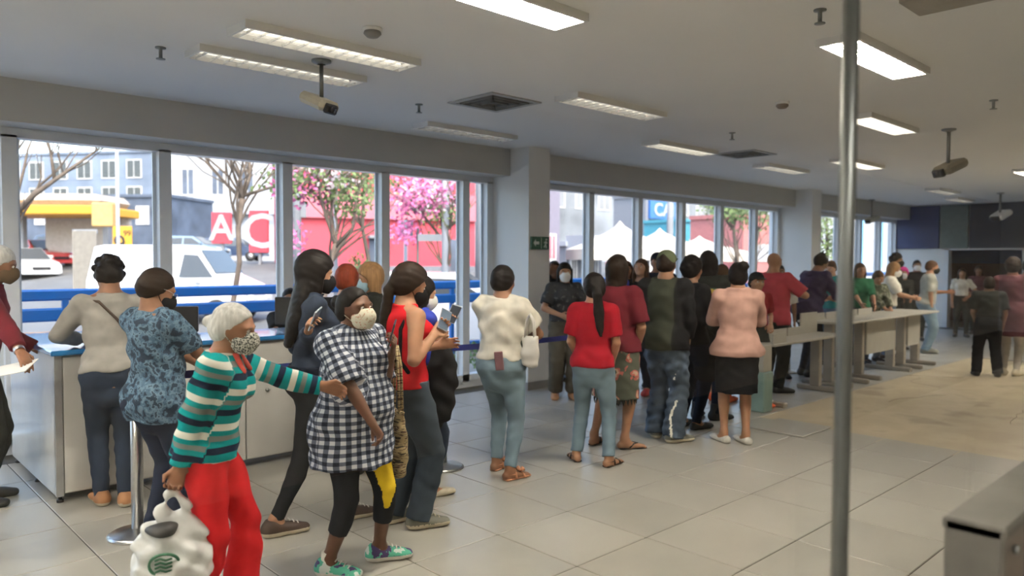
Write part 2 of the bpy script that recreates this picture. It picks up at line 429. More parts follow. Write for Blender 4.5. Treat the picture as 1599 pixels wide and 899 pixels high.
for n_, c_ in dict(shoe_black=(.012, .012, .012), shoe_grey=(.16, .16, .13), shoe_white=(.62, .60, .55), shoe_tan=(.42, .20, .09), shoe_peach=(.58, .27, .15), shoe_brown=(.05, .028, .018), shoe_red=(.55, .06, .06), shoe_orange=(.85, .16, .05), shoe_cream=(.56, .50, .38)).items(): plain(n_, c_, .6, var=.08, scale=20)
blotch('shoe_mint', [(0, (.07, .05, .14)), (.47, (.10, .42, .30)), (.6, (.55, .62, .60))], 14)
WHITE = plain('white_paint', (.80, .80, .78), .55, var=.02, scale=2)
CEIL = plain('ceiling_paint', (.84, .835, .82), .8, spec=.2, var=.015, scale=1)
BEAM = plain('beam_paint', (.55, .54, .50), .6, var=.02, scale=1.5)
FRAME = plain('window_aluminium', (.74, .76, .78), .4, var=.02)
GLASS = glassmat('window_glass', (.97, .98, .98))
DOORGLASS = glassmat('door_glass', (.93, .915, .88), 1.5)
STEEL = plain('brushed_steel', (.62, .62, .62), .28, 1, var=.05, scale=30)
DSTEEL = plain('dull_steel', (.26, .27, .26), .4, .9, var=.06, scale=10)
LAM = plain('grey_laminate', (.52, .51, .48), .45, var=.02)
BLUE = plain('blue_laminate', (.02, .17, .42), .18, var=.05, scale=3, coat=.4)
BLACKP = plain('black_plastic', (.014, .014, .016), .35, var=.05)
PAPER = plain('paper', (.75, .75, .73), .8, var=.01)
BROWNS = plain('desk_steel_beige', (.34, .30, .25), .45, .2, var=.04)
DESK = plain('desk_laminate', (.42, .40, .35), .45, var=.03)

# ------------------------------------------------------------------ the hall
X0, X1, YB, YW, ZC = -4.5, 20.8, -3.6, 7.45, 3.06
# porcelain tiles: 300 nearest are parts, the rest one part
GROUT = plain('grout', (.07, .065, .055), .9)
m, n, b = nmat('porcelain'); N, L = n.nodes, n.links; b.inputs['Roughness'].default_value = .30; setspec(b, .5)
tc = N.new('ShaderNodeTexCoord'); ge = N.new('ShaderNodeNewGeometry'); oi = N.new('ShaderNodeObjectInfo')
no = N.new('ShaderNodeTexNoise'); no.inputs['Scale'].default_value = 2.2; no.inputs['Detail'].default_value = 7; no.inputs['Roughness'].default_value = .62; L.new(ge.outputs['Position'], no.inputs['Vector'])
r = ramp(N, [(.25, (.335, .325, .29)), (.5, (.385, .37, .33)), (.8, (.43, .415, .375))], 'LINEAR'); L.new(no.outputs[0], r.inputs[0])
mp = N.new('ShaderNodeMapRange'); mp.inputs[3].default_value = .95; mp.inputs[4].default_value = 1.05; L.new(oi.outputs['Random'], mp.inputs[0])
sc = N.new('ShaderNodeVectorMath'); sc.operation = 'SCALE'; L.new(r.outputs[0], sc.inputs[0]); L.new(mp.outputs[0], sc.inputs['Scale']); L.new(sc.outputs[0], b.inputs['Base Color'])
mr = N.new('ShaderNodeMapRange'); mr.inputs[3].default_value = .22; mr.inputs[4].default_value = .42; L.new(no.outputs[0], mr.inputs[0]); L.new(mr.outputs[0], b.inputs['Roughness'])
PORC = m
floor = struct('floor', MB().box(X0, X1, YB, YW+.3, -.25, -.0045), GROUT)
TS = .615; cells = []
for i in range(-8, 30):
    for j in range(-6, 13):
        x, y = 3.0+i*TS, 2.02+j*.6325
        if x < X0 or x+TS > X1 or y < YB or y+.6325 > YW-.02: continue
        if x > 7.1 and 1.1 < y+.3 < 3.85 and x < 14.5: continue          # the patch of painted yellow reflection
        cx_, cy_ = x+TS/2, y+.316; dd = cx_*FWD.x+cy_*FWD.y; ll = cx_*RGT.x+cy_*RGT.y
        vis = dd > .9 and abs(ll/dd) < .80 and HCAM/dd*FPX < 560
        cells.append((0 if vis else 1, math.hypot(cx_, cy_), x, y))
cells.sort()
tm = MB().box(.0035, TS-.0035, .0035, .629, -.012, 0, bev=.003).mesh('tile'); tm.materials.append(PORC)
rest = MB()
for k, (vi, q, x, y) in enumerate(cells):
    if k < 300 and not vi:
        o = bpy.data.objects.new('tile', tm); COL.objects.link(o); o.parent = floor; o.location = (x, y, 0)
    else: rest.box(x+.0035, x+TS-.0035, y+.0035, y+.629, -.012, 0)
ro = rest.build('tile_field', PORC, floor); ro['kind'] = 'stuff'
YELLOW_REFL = blotch('painted_reflection', [(0, (.44, .36, .24)), (.42, (.54, .45, .31)), (.56, (.60, .51, .36)), (.70, (.42, .34, .23))], 1.7, rough=.35, detail=8)  # yellowish reflection in the glass, painted as a floor patch colour
YELLOW_REFL.node_tree.nodes['Color Ramp'].color_ramp.interpolation = 'EASE'
sc_ = boxo('painted_reflection', YELLOW_REFL, floor, 7.10, 14.6, 1.05, 3.92, -.02, -.0015, bev=.002)
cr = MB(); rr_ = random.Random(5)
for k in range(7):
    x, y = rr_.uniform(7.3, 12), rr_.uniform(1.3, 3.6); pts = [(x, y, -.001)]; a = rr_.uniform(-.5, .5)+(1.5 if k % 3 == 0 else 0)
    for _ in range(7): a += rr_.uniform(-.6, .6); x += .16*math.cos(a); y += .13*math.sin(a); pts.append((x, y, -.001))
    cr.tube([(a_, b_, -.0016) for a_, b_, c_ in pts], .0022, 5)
cr.build('painted_reflection_line', GROUT, sc_)
lt = MB().box(0, .62, 0, .55, 0, .014, bev=.004).build('loose_tile', PORC); lt.location = (6.74, 3.17, .001); props(lt, 'loose floor tile lying proud at the edge of the painted yellow floor reflection', 'tile')

struct('ceiling', MB().box(X0, X1, YB, YW+.3, ZC, ZC+.3), CEIL)
struct('wall_left', MB().box(X0-.2, X0, YB, YW+.3, -.2, ZC+.3), WHITE)
struct('wall_back', MB().box(X0-.2, X1+3, YB-.2, YB, -.2, ZC+.3), plain('corridor_paint', (.50, .43, .33), .6, var=.03, scale=1))
# window wall: beam, columns, sill strip, frames and panes
COLS = [(6.62, 7.0), (14.45, 14.85)]
for i, (a, b_) in enumerate(COLS):
    c = struct('column_%d' % (i+1), MB().box(a, b_, 6.7, YW+.15, 0, ZC), WHITE)
    MB().box(a-.012, b_+.012, 6.688, YW+.0, 0, .10).build('skirting', plain('skirting_grey', (.28, .27, .26), .5), c)
bays = [(X0, 6.62), (7.0, 14.45), (14.85, X1)]
for i, (a, b_) in enumerate(bays):
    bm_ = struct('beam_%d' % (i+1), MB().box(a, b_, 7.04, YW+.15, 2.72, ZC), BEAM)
    struct('trim_%d' % (i+1), MB().box(a, b_, YW-.06, YW+.1, 0, .09), FRAME)
wins = []
def window(i, xs, yend):
    w_ = empty('window_%d' % i); w_['kind'] = 'structure'
    for x in xs: MB().box(x-.055, x+.055, YW-.09, YW+.05, .09, 2.66).box(x-.085, x+.085, YW+.0, YW+.02, .09, 2.66).build('mullion', FRAME, w_)
    MB().box(xs[0]-.055, xs[-1]+.055, YW-.09, YW+.05, 2.64, 2.72).build('head_rail', FRAME, w_)
    MB().box(xs[0]-.055, xs[-1]+.055, YW-.09, YW+.05, .09, .17).build('bottom_rail', FRAME, w_)
    for p, q in zip(xs[:-1], xs[1:]): MB().box(p+.05, q-.05, YW-.02, YW-.014, .16, 2.65).build('pane', GLASS, w_)
window(1, [X0+.05]+[1.26-1.228*k for k in (4, 3, 2, 1)]+[1.26, 2.49, 3.72, 4.94, 6.16, 6.57], 0)
window(2, [7.05, 7.42, 8.60, 9.80, 11.02, 12.25, 13.50, 14.40], 0)
window(3, [14.9, 16.1, 17.3, 18.5, 19.7, 20.75], 0)
# end wall with dark blue fascia and a doorway
ew = struct('wall_end', MB().box(X1, X1+.2, YB, 4.55, 0, 1.95).box(X1, X1+.2, 6.15, YW+.15, 0, 1.95).box(X1, X1+.2, YB, YW+.15, 1.95, ZC), WHITE)
NAVY = plain('fascia_navy', (.022, .045, .15), .35, var=.1, scale=1); NAVY2 = plain('fascia_dark', (.035, .038, .055), .35, var=.1, scale=1); GRN = plain('fascia_green', (.13, .17, .16), .3, var=.1)
for y0, y1, mt in ((6.35, 7.42, NAVY), (5.70, 6.33, GRN), (4.2, 5.68, NAVY2), (2.6, 4.18, NAVY2), (0.4, 2.58, NAVY2)):
    MB().box(X1-.06, X1, y0, y1, 1.97, ZC-.01, bev=.01).build('fascia_panel', mt, ew)
text('fascia_lettering', 'loja', .34, WHITE, frameM((X1-.065, 6.75, 2.5), (0, -1, 0), (0, 0, 1), (-1, 0, 0)), ew) if 0 else None
dr = empty('door_1'); dr['kind'] = 'structure'
MB().box(X1-.03, X1+.22, 4.47, 4.57, 0, 1.97).box(X1-.03, X1+.22, 6.13, 6.23, 0, 1.97).box(X1-.03, X1+.22, 4.47, 6.23, 1.93, 2.02).build('door_frame', FRAME, dr)
struct('wall_shop', MB().box(X1+2.6, X1+2.8, 3, YW+.15, 0, ZC).box(X1+.2, X1+2.8, 3, 3.1, 0, ZC).box(X1+.2, X1+2.8, YW+.05, YW+.15, 0, ZC).box(X1+.2, X1+2.8, 3, YW+.15, ZC, ZC+.2), plain('shop_paint', (.14, .06, .05), .6))
struct('floor_shop', MB().box(X1+.2, X1+2.8, 3, YW+.15, -.2, 0), PORC)
MB().box(X1+2.5, X1+2.6, 4, 6.8, 1.6, 1.95, bev=.01).build('shop_header', plain('shop_blue', (.10, .20, .45), .5), dr)
# bulkhead over the far right
struct('trim_4', MB().box(4.27, 4.58, 1.0, 1.53, 3.02, ZC), plain('bulkhead', (.30, .27, .22), .7))

# exit sign
sg_ = empty('exit_sign', (6.80, 6.665, 1.86), label='green exit sign with arrow and running figure on the first white column', cat='sign')
GS = plain('sign_green', (.02, .10, .05), .4, var=0); GW = plain('sign_white', (.8, .85, .8), .5, var=0)
boxo('plate', GS, sg_, -.16, .16, 0, .03, -.08, .08, bev=.004)
Mx = frameM((0, -.002, 0), (1, 0, 0), (0, 0, 1), (0, -1, 0))
ar = MB().prism([(-.13, 0), (-.09, .045), (-.09, .018), (-.03, .018), (-.03, -.018), (-.09, -.018), (-.09, -.045)], 0, .003, Mx).build('arrow', GW, sg_)
fg = MB().box(.01, .014, -.003, 0, -.07, .07).tube([(.095, -.002, .02), (.085, -.002, -.02), (.105, -.002, -.06)], .010, 6).tube([(.085, -.002, -.02), (.06, -.002, -.055)], .009, 6).tube([(.06, -.002, .0), (.092, -.002, .022), (.12, -.002, .0)], .007, 6)
fg.tube([(.10, -.002, .035), (.10, -.002, .055)], .013, 8).build('running_figure', GW, sg_)

# ------------------------------------------------------------------ ceiling fittings
REFL = plain('light_reflector', (.85, .85, .83), .25, .3, var=0)
def tubemat(e):
    return plain('tube_%g' % e, (.9, .88, .82), .4, var=0, emit=e, ecol=(1, .95, .86))
def ceiling_light(x, y, e, label, L=1.24, n=13):
    t = empty('ceiling_light', (x, y, ZC), label=label, cat='ceiling light', group='recessed louvre ceiling lights')
    MB().box(-.02, L+.02, -.135, -.115, -.048, 0).box(-.02, L+.02, .115, .135, -.048, 0).box(-.02, 0, -.115, .115, -.048, 0).box(L, L+.02, -.115, .115, -.048, 0).build('frame', WHITE, t)
    MB().box(0, L, -.115, .115, -.004, -.001).build('reflector', REFL, t)
    for s_ in (-1, 1): MB().tube([(.03, s_*.055, -.018), (L-.03, s_*.055, -.018)], .013, 8).build('tube', tubemat(e), t)
    bl = MB().box(-.0015, .0015, -.115, .115, -.046, -.030).mesh('blade'); bl.materials.append(REFL)
    for k in range(n):
        o = bpy.data.objects.new('blade', bl); COL.objects.link(o); o.parent = t; o.location = (L*(k+.5)/n, 0, 0)
    boxo('spine', REFL, t, 0, L, -.002, .002, -.046, -.030)
LON = 150
lab = 'louvred fluorescent ceiling light, '
ceiling_light(2.05, 3.0, LON, lab+'brightest one cut by the top edge of the picture')
ceiling_light(4.78, 4.37, .5, lab+'dim, between the square air vent and the smoke detector')
ceiling_light(7.35, 5.38, 1.2, lab+'small and dim, above the second window bay near the column')
ceiling_light(4.75, 2.06, LON, lab+'bright, crossed by the steel glass-door post')
ceiling_light(7.40, 3.0, 5, lab+'lit, right of the post and below the bright one')
ceiling_light(1.95, 5.17, .45, lab+'dim, behind the nearer projector above the first windows')
ceiling_light(1.95, 4.47, .9, lab+'ghost reflection built as a fixture, above the nearer projector')  # ghost of the neighbouring light in the glass, built as a fixture
ceiling_light(4.70, 6.35, .15, lab+'almost unlit, closest to the beam left of the column')
ceiling_light(10.4, 4.45, 4, lab+'small lit one just right of the post')
ceiling_light(10.2, 5.5, .8, lab+'tiny dim one just left of the post')
ceiling_light(15.9, 5.0, .6, lab+'far one right of the post above the dark fascia')
ceiling_light(18.4, 5.41, .6, lab+'farthest one near the end wall')
ceiling_light(-1.2, 3.0, LON, lab+'added unseen fill outside the view to the left'); ceiling_light(.2, -1.2, 90, lab+'added unseen fill over the corridor behind'); ceiling_light(-3.4, -1.0, 90, lab+'added unseen fill over the corridor far left')  # unseen fixtures added to brighten the interior
ceiling_light(11.5, 2.0, LON, lab+'added unseen fill over the yellow floor patch'); ceiling_light(13.5, 3.0, LON, lab+'added fill over the far end of the desks'); ceiling_light(14.5, 1.6, LON, lab+'added unseen fill beyond the right edge'); ceiling_light(-1.2, 5.2, LON, lab+'added unseen fill left of view near the windows'); ceiling_light(-3.2, 1.6, LON, lab+'added unseen fill left of view near side wall'); ceiling_light(-1.6, -2.4, 90, lab+'added unseen fill over the corridor near its back wall')  # more added fixtures, fill light from beyond the view
VENT = plain('vent_grey', (.20, .20, .19), .5)
def vent(x, y, label, w=.30):
    t = empty('ceiling_vent', (x, y, ZC), label=label, cat='air vent')
    MB().box(-w, w, -w, -w+.05, -.012, 0).box(-w, w, w-.05, w, -.012, 0).box(-w, -w+.05, -w+.05, w-.05, -.012, 0).box(w-.05, w, -w+.05, w-.05, -.012, 0).build('frame', plain('vent_frame', (.4, .4, .38), .5), t)
    for k in range(3):
        a = .22-.065*k; MB().box(-a, a, -a, -a+.012, -.02-.004*k, 0).box(-a, a, a-.012, a, -.02-.004*k, 0).box(-a, -a+.012, -a, a, -.02-.004*k, 0).box(a-.012, a, -a, a, -.02-.004*k, 0).build('louvre_ring', VENT, t)
    boxo('backing', VENT, t, -w+.05, w-.05, -w+.05, w-.05, -.004, -.001)
vent(4.55, 5.05, 'square grey air vent in the ceiling left of the dim louvre light'); vent(9.1, 5.15, 'far square ceiling air vent above the second window bay')
def projector(loc, rz, label, s=1.0, drop=.42, mat=None):
    t = empty('projector', loc, rz, label, 'projector'); mat = mat or plain('projector_cream', (.60, .55, .42), .4)
    MB().lathe([(.0, 0), (.07, 0), (.07, -.015), (.03, -.03)], 16).tube([(0, 0, -.02), (0, 0, -drop)], .020*s, 10).build('ceiling_mount', DSTEEL, t)
    h_ = -drop; Mx = Matrix.Translation((0, 0, h_)) @ Matrix.Rotation(math.radians(24), 4, 'Y')
    b_ = MB().box(-.17*s, .15*s, -.14*s, .14*s, -.11*s, 0, bev=.035*s, M=Mx).build('casing', mat, t)
    MB().box(.13*s, .19*s, -.09*s, .07*s, -.115*s, -.02*s, bev=.012, M=Mx).build('lens_block', BLACKP, t)
    MB().tube([Mx @ Vector((.18*s, -.01, -.06*s)), Mx @ Vector((.205*s, -.01, -.06*s))], .035*s, 14).build('lens', plain('lens_glass', (.02, .02, .03), .05, var=0), b_)
projector((2.72, 4.86, ZC), math.radians(-70), 'cream ceiling projector on a steel drop pole, the near one', .74, .26)
projector((8.92, 2.66, ZC), math.radians(150), 'beige ceiling projector on a black pole right of the steel post', .9, .36, plain('projector_dark', (.22, .19, .13), .45))
projector((17.9, 6.9, ZC), math.radians(160), 'small far projector before the windows beside the end wall', .9, .4)
projector((17.9, 4.35, ZC), math.radians(160), 'small far white projector against the dark fascia', 1.1, .4, WHITE)
def sprinkler(x, y, label):
    t = MB().lathe([(0, 0), (.035, 0), (.035, -.008), (.012, -.012), (.012, -.07), (.03, -.075), (.03, -.08), (0, -.08)], 12).build('sprinkler', DSTEEL)
    t.location = (x, y, ZC); props(t, label, 'sprinkler', 'ceiling sprinkler heads')
sprinkler(1.78, 5.32, 'small ceiling sprinkler above the first window, left end'); sprinkler(4.19, 1.92, 'ceiling sprinkler left of the steel post near the top edge')
sprinkler(4.12, 5.6, 'ceiling sprinkler left of the near air vent'); sprinkler(7.5, 4.4, 'ceiling sprinkler above the far air vent'); sprinkler(7.6, 1.92, 'ceiling sprinkler at right beyond the far projector pole')
def detector(x, y, label, m_):
    t = empty('smoke_detector', (x, y, ZC), label=label, cat='smoke detector')
    MB().lathe([(0, 0), (.06, 0), (.06, -.02), (.0, -.02)], 20).build('base', WHITE, t); MB().lathe([(.05, -.02), (.055, -.035), (.035, -.055), (0, -.058)], 20).build('sensor_cap', m_, t)
detector(2.57, 3.97, 'round grey smoke detector above the near projector', plain('det_grey', (.25, .24, .22), .5)); detector(6.38, 3.25, 'brownish smoke detector between lights left of the post', plain('det_brown', (.22, .17, .13), .5))

# ------------------------------------------------------------------ glass screen with steel post, nearest to the camera
gs = empty('glass_screen', (0, .716, 0), label='large clear glass door screen standing right before the camera', cat='glass screen')
for a, b_ in ((-3.2, -.72), (-.70, 1.686), (1.748, 4.3), (4.32, 7.0)): MB().box(a, b_, -.005, .005, .04, ZC-.04).build('pane', DOORGLASS, gs)
MB().box(-3.2, 7.0, -.02, .02, ZC-.05, ZC).build('head_rail', DSTEEL, gs); MB().box(-3.2, 7.0, -.02, .02, 0, .04).build('floor_rail', DSTEEL, gs)
dp = empty('door_post', (1.717, .716, 0), label='tall steel post of the glass door rising from floor to ceiling', cat='post')
MB().tube([(0, 0, 0), (0, 0, ZC)], .0168, 20).build('tube', plain('post_steel', (.17, .18, .175), .38, .9, var=.06, scale=10), dp); MB().box(-.003, .003, -.0185, .0185, .0, ZC).build('gasket', plain('gasket', (.10, .10, .09), .6), dp)
MB().lathe([(0, 0), (.05, 0), (.05, .012), (.025, .02)], 20).build('base_flange', STEEL, dp)
cb = empty('low_partition', (2.0, 0, 0), label='low metal partition with dark panel at the lower right corner', cat='partition')
PM = plain('partition_metal', (.17, .16, .14), .45, .4)
MB().box(0, .035, .46, .585, 0, 1.03, bev=.006).build('end_post', PM, cb); MB().box(.06, 2.4, .47, .575, .05, 1.0, bev=.004).build('panel', plain('partition_dark', (.12, .085, .065), .3), cb)
MB().box(.0, 2.4, .455, .59, 1.0, 1.032, bev=.006).build('top_rail', PM, cb); MB().box(1.2, 1.235, .46, .585, 0, 1.0).build('middle_post', PM, cb); MB().box(.035, 2.4, .46, .585, 0, .05).build('bottom_rail', PM, cb)
MB().tube([(.10, .462, .96), (.10, .45, .96)], .012, 10).build('lock', DSTEEL, cb)

# ------------------------------------------------------------------ stanchions and belts
BELT = plain('belt_blue', (.012, .018, .14), .6, var=.1)
SP = [((1.42, 4.74), 'chrome queue stanchion left, between the blue-shirted man and the white bag'), ((3.66, 4.66), 'chrome queue stanchion beneath the hanging black jacket'), ((8.45, 5.35), 'far queue stanchion behind the man with the green cap'), ((10.56, 5.22), 'far queue stanchion behind the coral-shirted man'), ((1.9, 6.95), 'queue stanchion hidden behind the left counter')]
def stanchion(x, y, label):
    t = empty('queue_stanchion', (x, y, 0), label=label, cat='stanchion', group='chrome queue stanchions')
    MB().lathe([(0, 0), (.165, 0), (.168, .010), (.15, .022), (.06, .034), (.042, .045), (0, .045)], 32).build('base', STEEL, t)
    MB().tube([(0, 0, .04), (0, 0, .90)], .034, 20).build('pole', STEEL, t)
    MB().lathe([(0, .90), (.036, .90), (.038, .915), (.038, .97), (.030, .985), (0, .985)], 20).build('belt_head', BLACKP, t)
for (p_, l_) in SP[:4]: stanchion(*p_, l_)
def belt(a, b_, label, sag=.03, zz=.94):
    m = MB(); n_ = 12; a = Vector((*a, zz)); b_ = Vector((*b_, zz)); d = (b_-a).normalized(); a = a+d*.04; b_ = b_-d*.04; nn = Vector((-d.y, d.x, 0))*.0012; vs = []
    for i in range(n_+1):
        t = i/n_; p = a.lerp(b_, t)-Vector((0, 0, sag*4*t*(1-t)))
        vs += [p+nn+V3(0, 0, -.024), p+nn+V3(0, 0, .024), p-nn+V3(0, 0, .024), p-nn+V3(0, 0, -.024)]
    fs = []
    for i in range(n_):
        for j in range(4): k = (j+1) % 4; fs.append((4*i+j, 4*i+k, 4*i+4+k, 4*i+4+j))
    m.add(vs, fs); o = m.build('barrier_belt', BELT); props(o, label, 'barrier belt', 'blue barrier belts')
belt(SP[0][0], SP[1][0], 'blue barrier belt crossing behind the long-haired woman and the checked shirt', .02)
belt(SP[1][0], SP[2][0], 'blue barrier belt running behind the white blouse towards the column', .05)

# ------------------------------------------------------------------ left counter
ct = empty('service_counter', (1.2, 5.68, 0), label='pale grey service counter with locked doors under a blue top', cat='counter')
MB().box(0, .035, 0, 1.45, .05, 1.0, bev=.004).build('side_panel', plain('counter_white', (.60, .62, .62), .25, var=.02), ct)
MB().box(.035, 3.2, .02, .54, .06, 1.0).box(.035, .62, .54, 1.42, .06, 1.0).build('carcass', LAM, ct)
for k in range(5):
    a = .05+k*.63; dro = MB().box(a, a+.62, -.002, .019, .07, .985, bev=.003).build('door', LAM, ct)
    for zz in (.60, .79): MB().tube([(a+.17, -.002, zz), (a+.17, -.016, zz)], .015, 12).tube([(a+.17, -.010, zz), (a+.185, -.03, zz+.004)], .006, 6).build('lock', DSTEEL, dro)
MB().box(-.002, .045, -.004, .03, .05, 1.0, bev=.003).build('corner_trim', plain('corner_alu', (.42, .43, .43), .35, .6), ct)
for p_ in ((.03, .05), (.03, 1.4), (.03, .7), (1.0, .06), (3.1, .06), (3.1, .48)): MB().lathe([(0, 0), (.022, 0), (.022, .02), (.012, .02), (.012, .06), (0, .06)], 10, (*p_, 0)).build('foot', BLACKP, ct)
wt = MB().box(-.03, 3.25, -.05, .58, 1.0, 1.035, bev=.008).box(-.03, .66, .57, 1.5, 1.0, 1.035, bev=.008).build('worktop', BLUE); wt.location = (1.2, 5.68, 0); props(wt, 'glossy blue counter top at left under the windows', 'countertop')
def monitor(x, y, rz, label, w=.46, h=.28):
    t = empty('monitor', (x, y, 1.035), rz, label, 'monitor', None)
    MB().box(-.09, .09, -.12, .12, 0, .012, bev=.005).build('stand_base', BLACKP, t); MB().box(-.015, .015, -.03, .03, .01, .10).build('stand_neck', BLACKP, t)
    f_ = MB().box(-.02, .02, -w/2, w/2, .04, .04+h, bev=.006).build('casing', BLACKP, t); boxo('screen', plain('screen_off', (.01, .01, .012), .12, var=0), t, .0205, .0225, -w/2+.015, w/2-.015, .06, .025+h)
monitor(2.14, 6.0, math.radians(60), 'black monitor on the counter right of the floral-shirted man', .24, .20); monitor(3.18, 6.0, math.radians(50), 'black monitor behind the raised phone of the long-haired woman', .5, .24)
pp = MB().box(-.15, .15, -.11, .11, 0, .003).build('paper_sheet', PAPER); pp.location = (1.62, 6.75, 1.036); pp.rotation_euler = (0, 0, .4); props(pp, 'white paper lying on the blue counter beside the window', 'paper')

# ------------------------------------------------------------------ desk rows at the right
def desk(xa, xb, zt, label, yf=4.05, dp_=.62, modesty=True, shelf=None):
    t = empty('desk', (xa, yf, 0), label=label, cat='desk', group='beige desks with T legs'); W_ = xb-xa
    MB().box(0, W_, 0, dp_, zt-.03, zt, bev=.006).build('desktop', DESK, t)
    for x in (.22, W_-.22):
        lg = MB().box(x-.045, x+.045, .22, .34, .06, zt-.03, bev=.006).build('leg', BROWNS, t)
        MB().box(x-.04, x+.04, -.03, dp_+.02, .0, .06, bev=.012).build('foot_bar', BROWNS, lg)
    if modesty: MB().box(.28, W_-.28, .20, .222, .33 if zt > .8 else .30, zt-.06, bev=.003).build('modesty_panel', DESK, t)
    for a, b_, y, hh in (shelf or []): MB().box(a, b_, y, y+.018, zt, zt+hh, bev=.003).build('divider', DESK, t)
    return t
desk(7.75, 9.60, .73, 'low desk with grey divider screens, nearest of the desk row', 3.98, .50, False, [(.0, .30, .02, .11), (.32, .95, .34, .10), (.98, 1.32, .34, .10), (1.36, 1.82, .36, .26)])
tl = MB().box(0, .20, 0, .30, 0, .44, bev=.012).box(.02, .20, .02, .28, .44, .73, bev=.006, mi=1).box(.2, .30, .1, .18, .015, .06, bev=.01, mi=2).build('pedestal_unit', [plain('pedestal_green', (.20, .29, .26), .5), DESK, BROWNS])
tl.location = (7.52, 3.98, 0.0); props(tl, 'pale green pedestal unit standing at the near end of the low desk', 'cabinet')
desk(9.63, 10.6, .86, 'beige desk crossed by the steel post, second of the row', 4.02, .62, True, [(.05, .45, .45, .09), (.50, .92, .45, .09)])
desk(10.6, 12.2, .86, 'beige desk with dividers where the blond woman in white leans', 4.02, .62, True, [(.0, .55, .45, .09), (.60, 1.1, .45, .09)])
desk(12.2, 13.25, .86, 'beige desk farthest along the row beside the bearded man in grey', 4.02, .62, True)
# ------------------------------------------------------------------ street outside
ASPH = plain('asphalt', (.105, .11, .115), .8, var=.12, scale=.6, bump=.3, bscale=20); PAVE = plain('pavement', (.30, .295, .28), .8, var=.08, scale=2)
def gz(x, y): return min(1.5, max(0, y-15)*min(.11, max(.02, .03+.008*(x-7.4))))-.02
g = MB(); nx, ny = 34, 22; xs = [-30+5*i for i in range(nx)]; ys = [9.6]+[12+3*i for i in range(ny-1)]
g.add([(x, y, gz(x, y)) for y in ys for x in xs], [(j*nx+i, j*nx+i+1, (j+1)*nx+i+1, (j+1)*nx+i) for j in range(ny-1) for i in range(nx-1)])
struct('road', g, ASPH)
struct('pavement', MB().box(-30, 60, YW+.1, 9.6, -.3, .0), PAVE)
struct('kerb', MB().box(-30, 60, 9.6, 9.8, -.3, .06), PAVE)
mk = MB()
for k in range(16): x = -6+k*3.2; mk.box(x, x+1.6, 13.2, 13.35, -.022, -.012)
struct('road_marking', mk, plain('marking_white', (.7, .7, .68), .7)); bpy.data.objects['road_marking'].parent = bpy.data.objects['road']
RB = plain('railing_blue', (.0, .13, .46), .4, var=.03)
rl = empty('railing', (0, 8.95, 0), label='blue street railing with two thick bars outside the windows', cat='railing')
MB().box(-12, 34, -.03, .03, 1.20, 1.32, bev=.02).build('top_bar', RB, rl); MB().box(-12, 34, -.03, .03, .985, 1.125, bev=.02).build('middle_bar', RB, rl)
MB().box(-12, 34, -.02, .02, .30, .38, bev=.015).build('bottom_bar', RB, rl)
for k in range(18): MB().box(-11+2.6*k-.03, -11+2.6*k+.03, -.025, .025, 0, 1.25).build('upright', RB, rl)
hg = MB(); R_ = random.Random(3)
for k in range(1800):
    x, y, zz = R_.uniform(3.0, 14), R_.uniform(8.1, 8.7), R_.uniform(.0, .42); a = R_.uniform(0, 6.3); c, s_ = math.cos(a)*.04, math.sin(a)*.04
    hg.add([(x-c, y-s_, zz), (x+c, y+s_, zz+.01), (x+s_*.4, y, zz+.06)], [(0, 1, 2)])
ho = hg.build('hedge', plain('leaf_green', (.13, .22, .07), .6, var=.3, scale=6)); props(ho, 'low green hedge between the windows and the blue railing', 'hedge', kind='stuff')

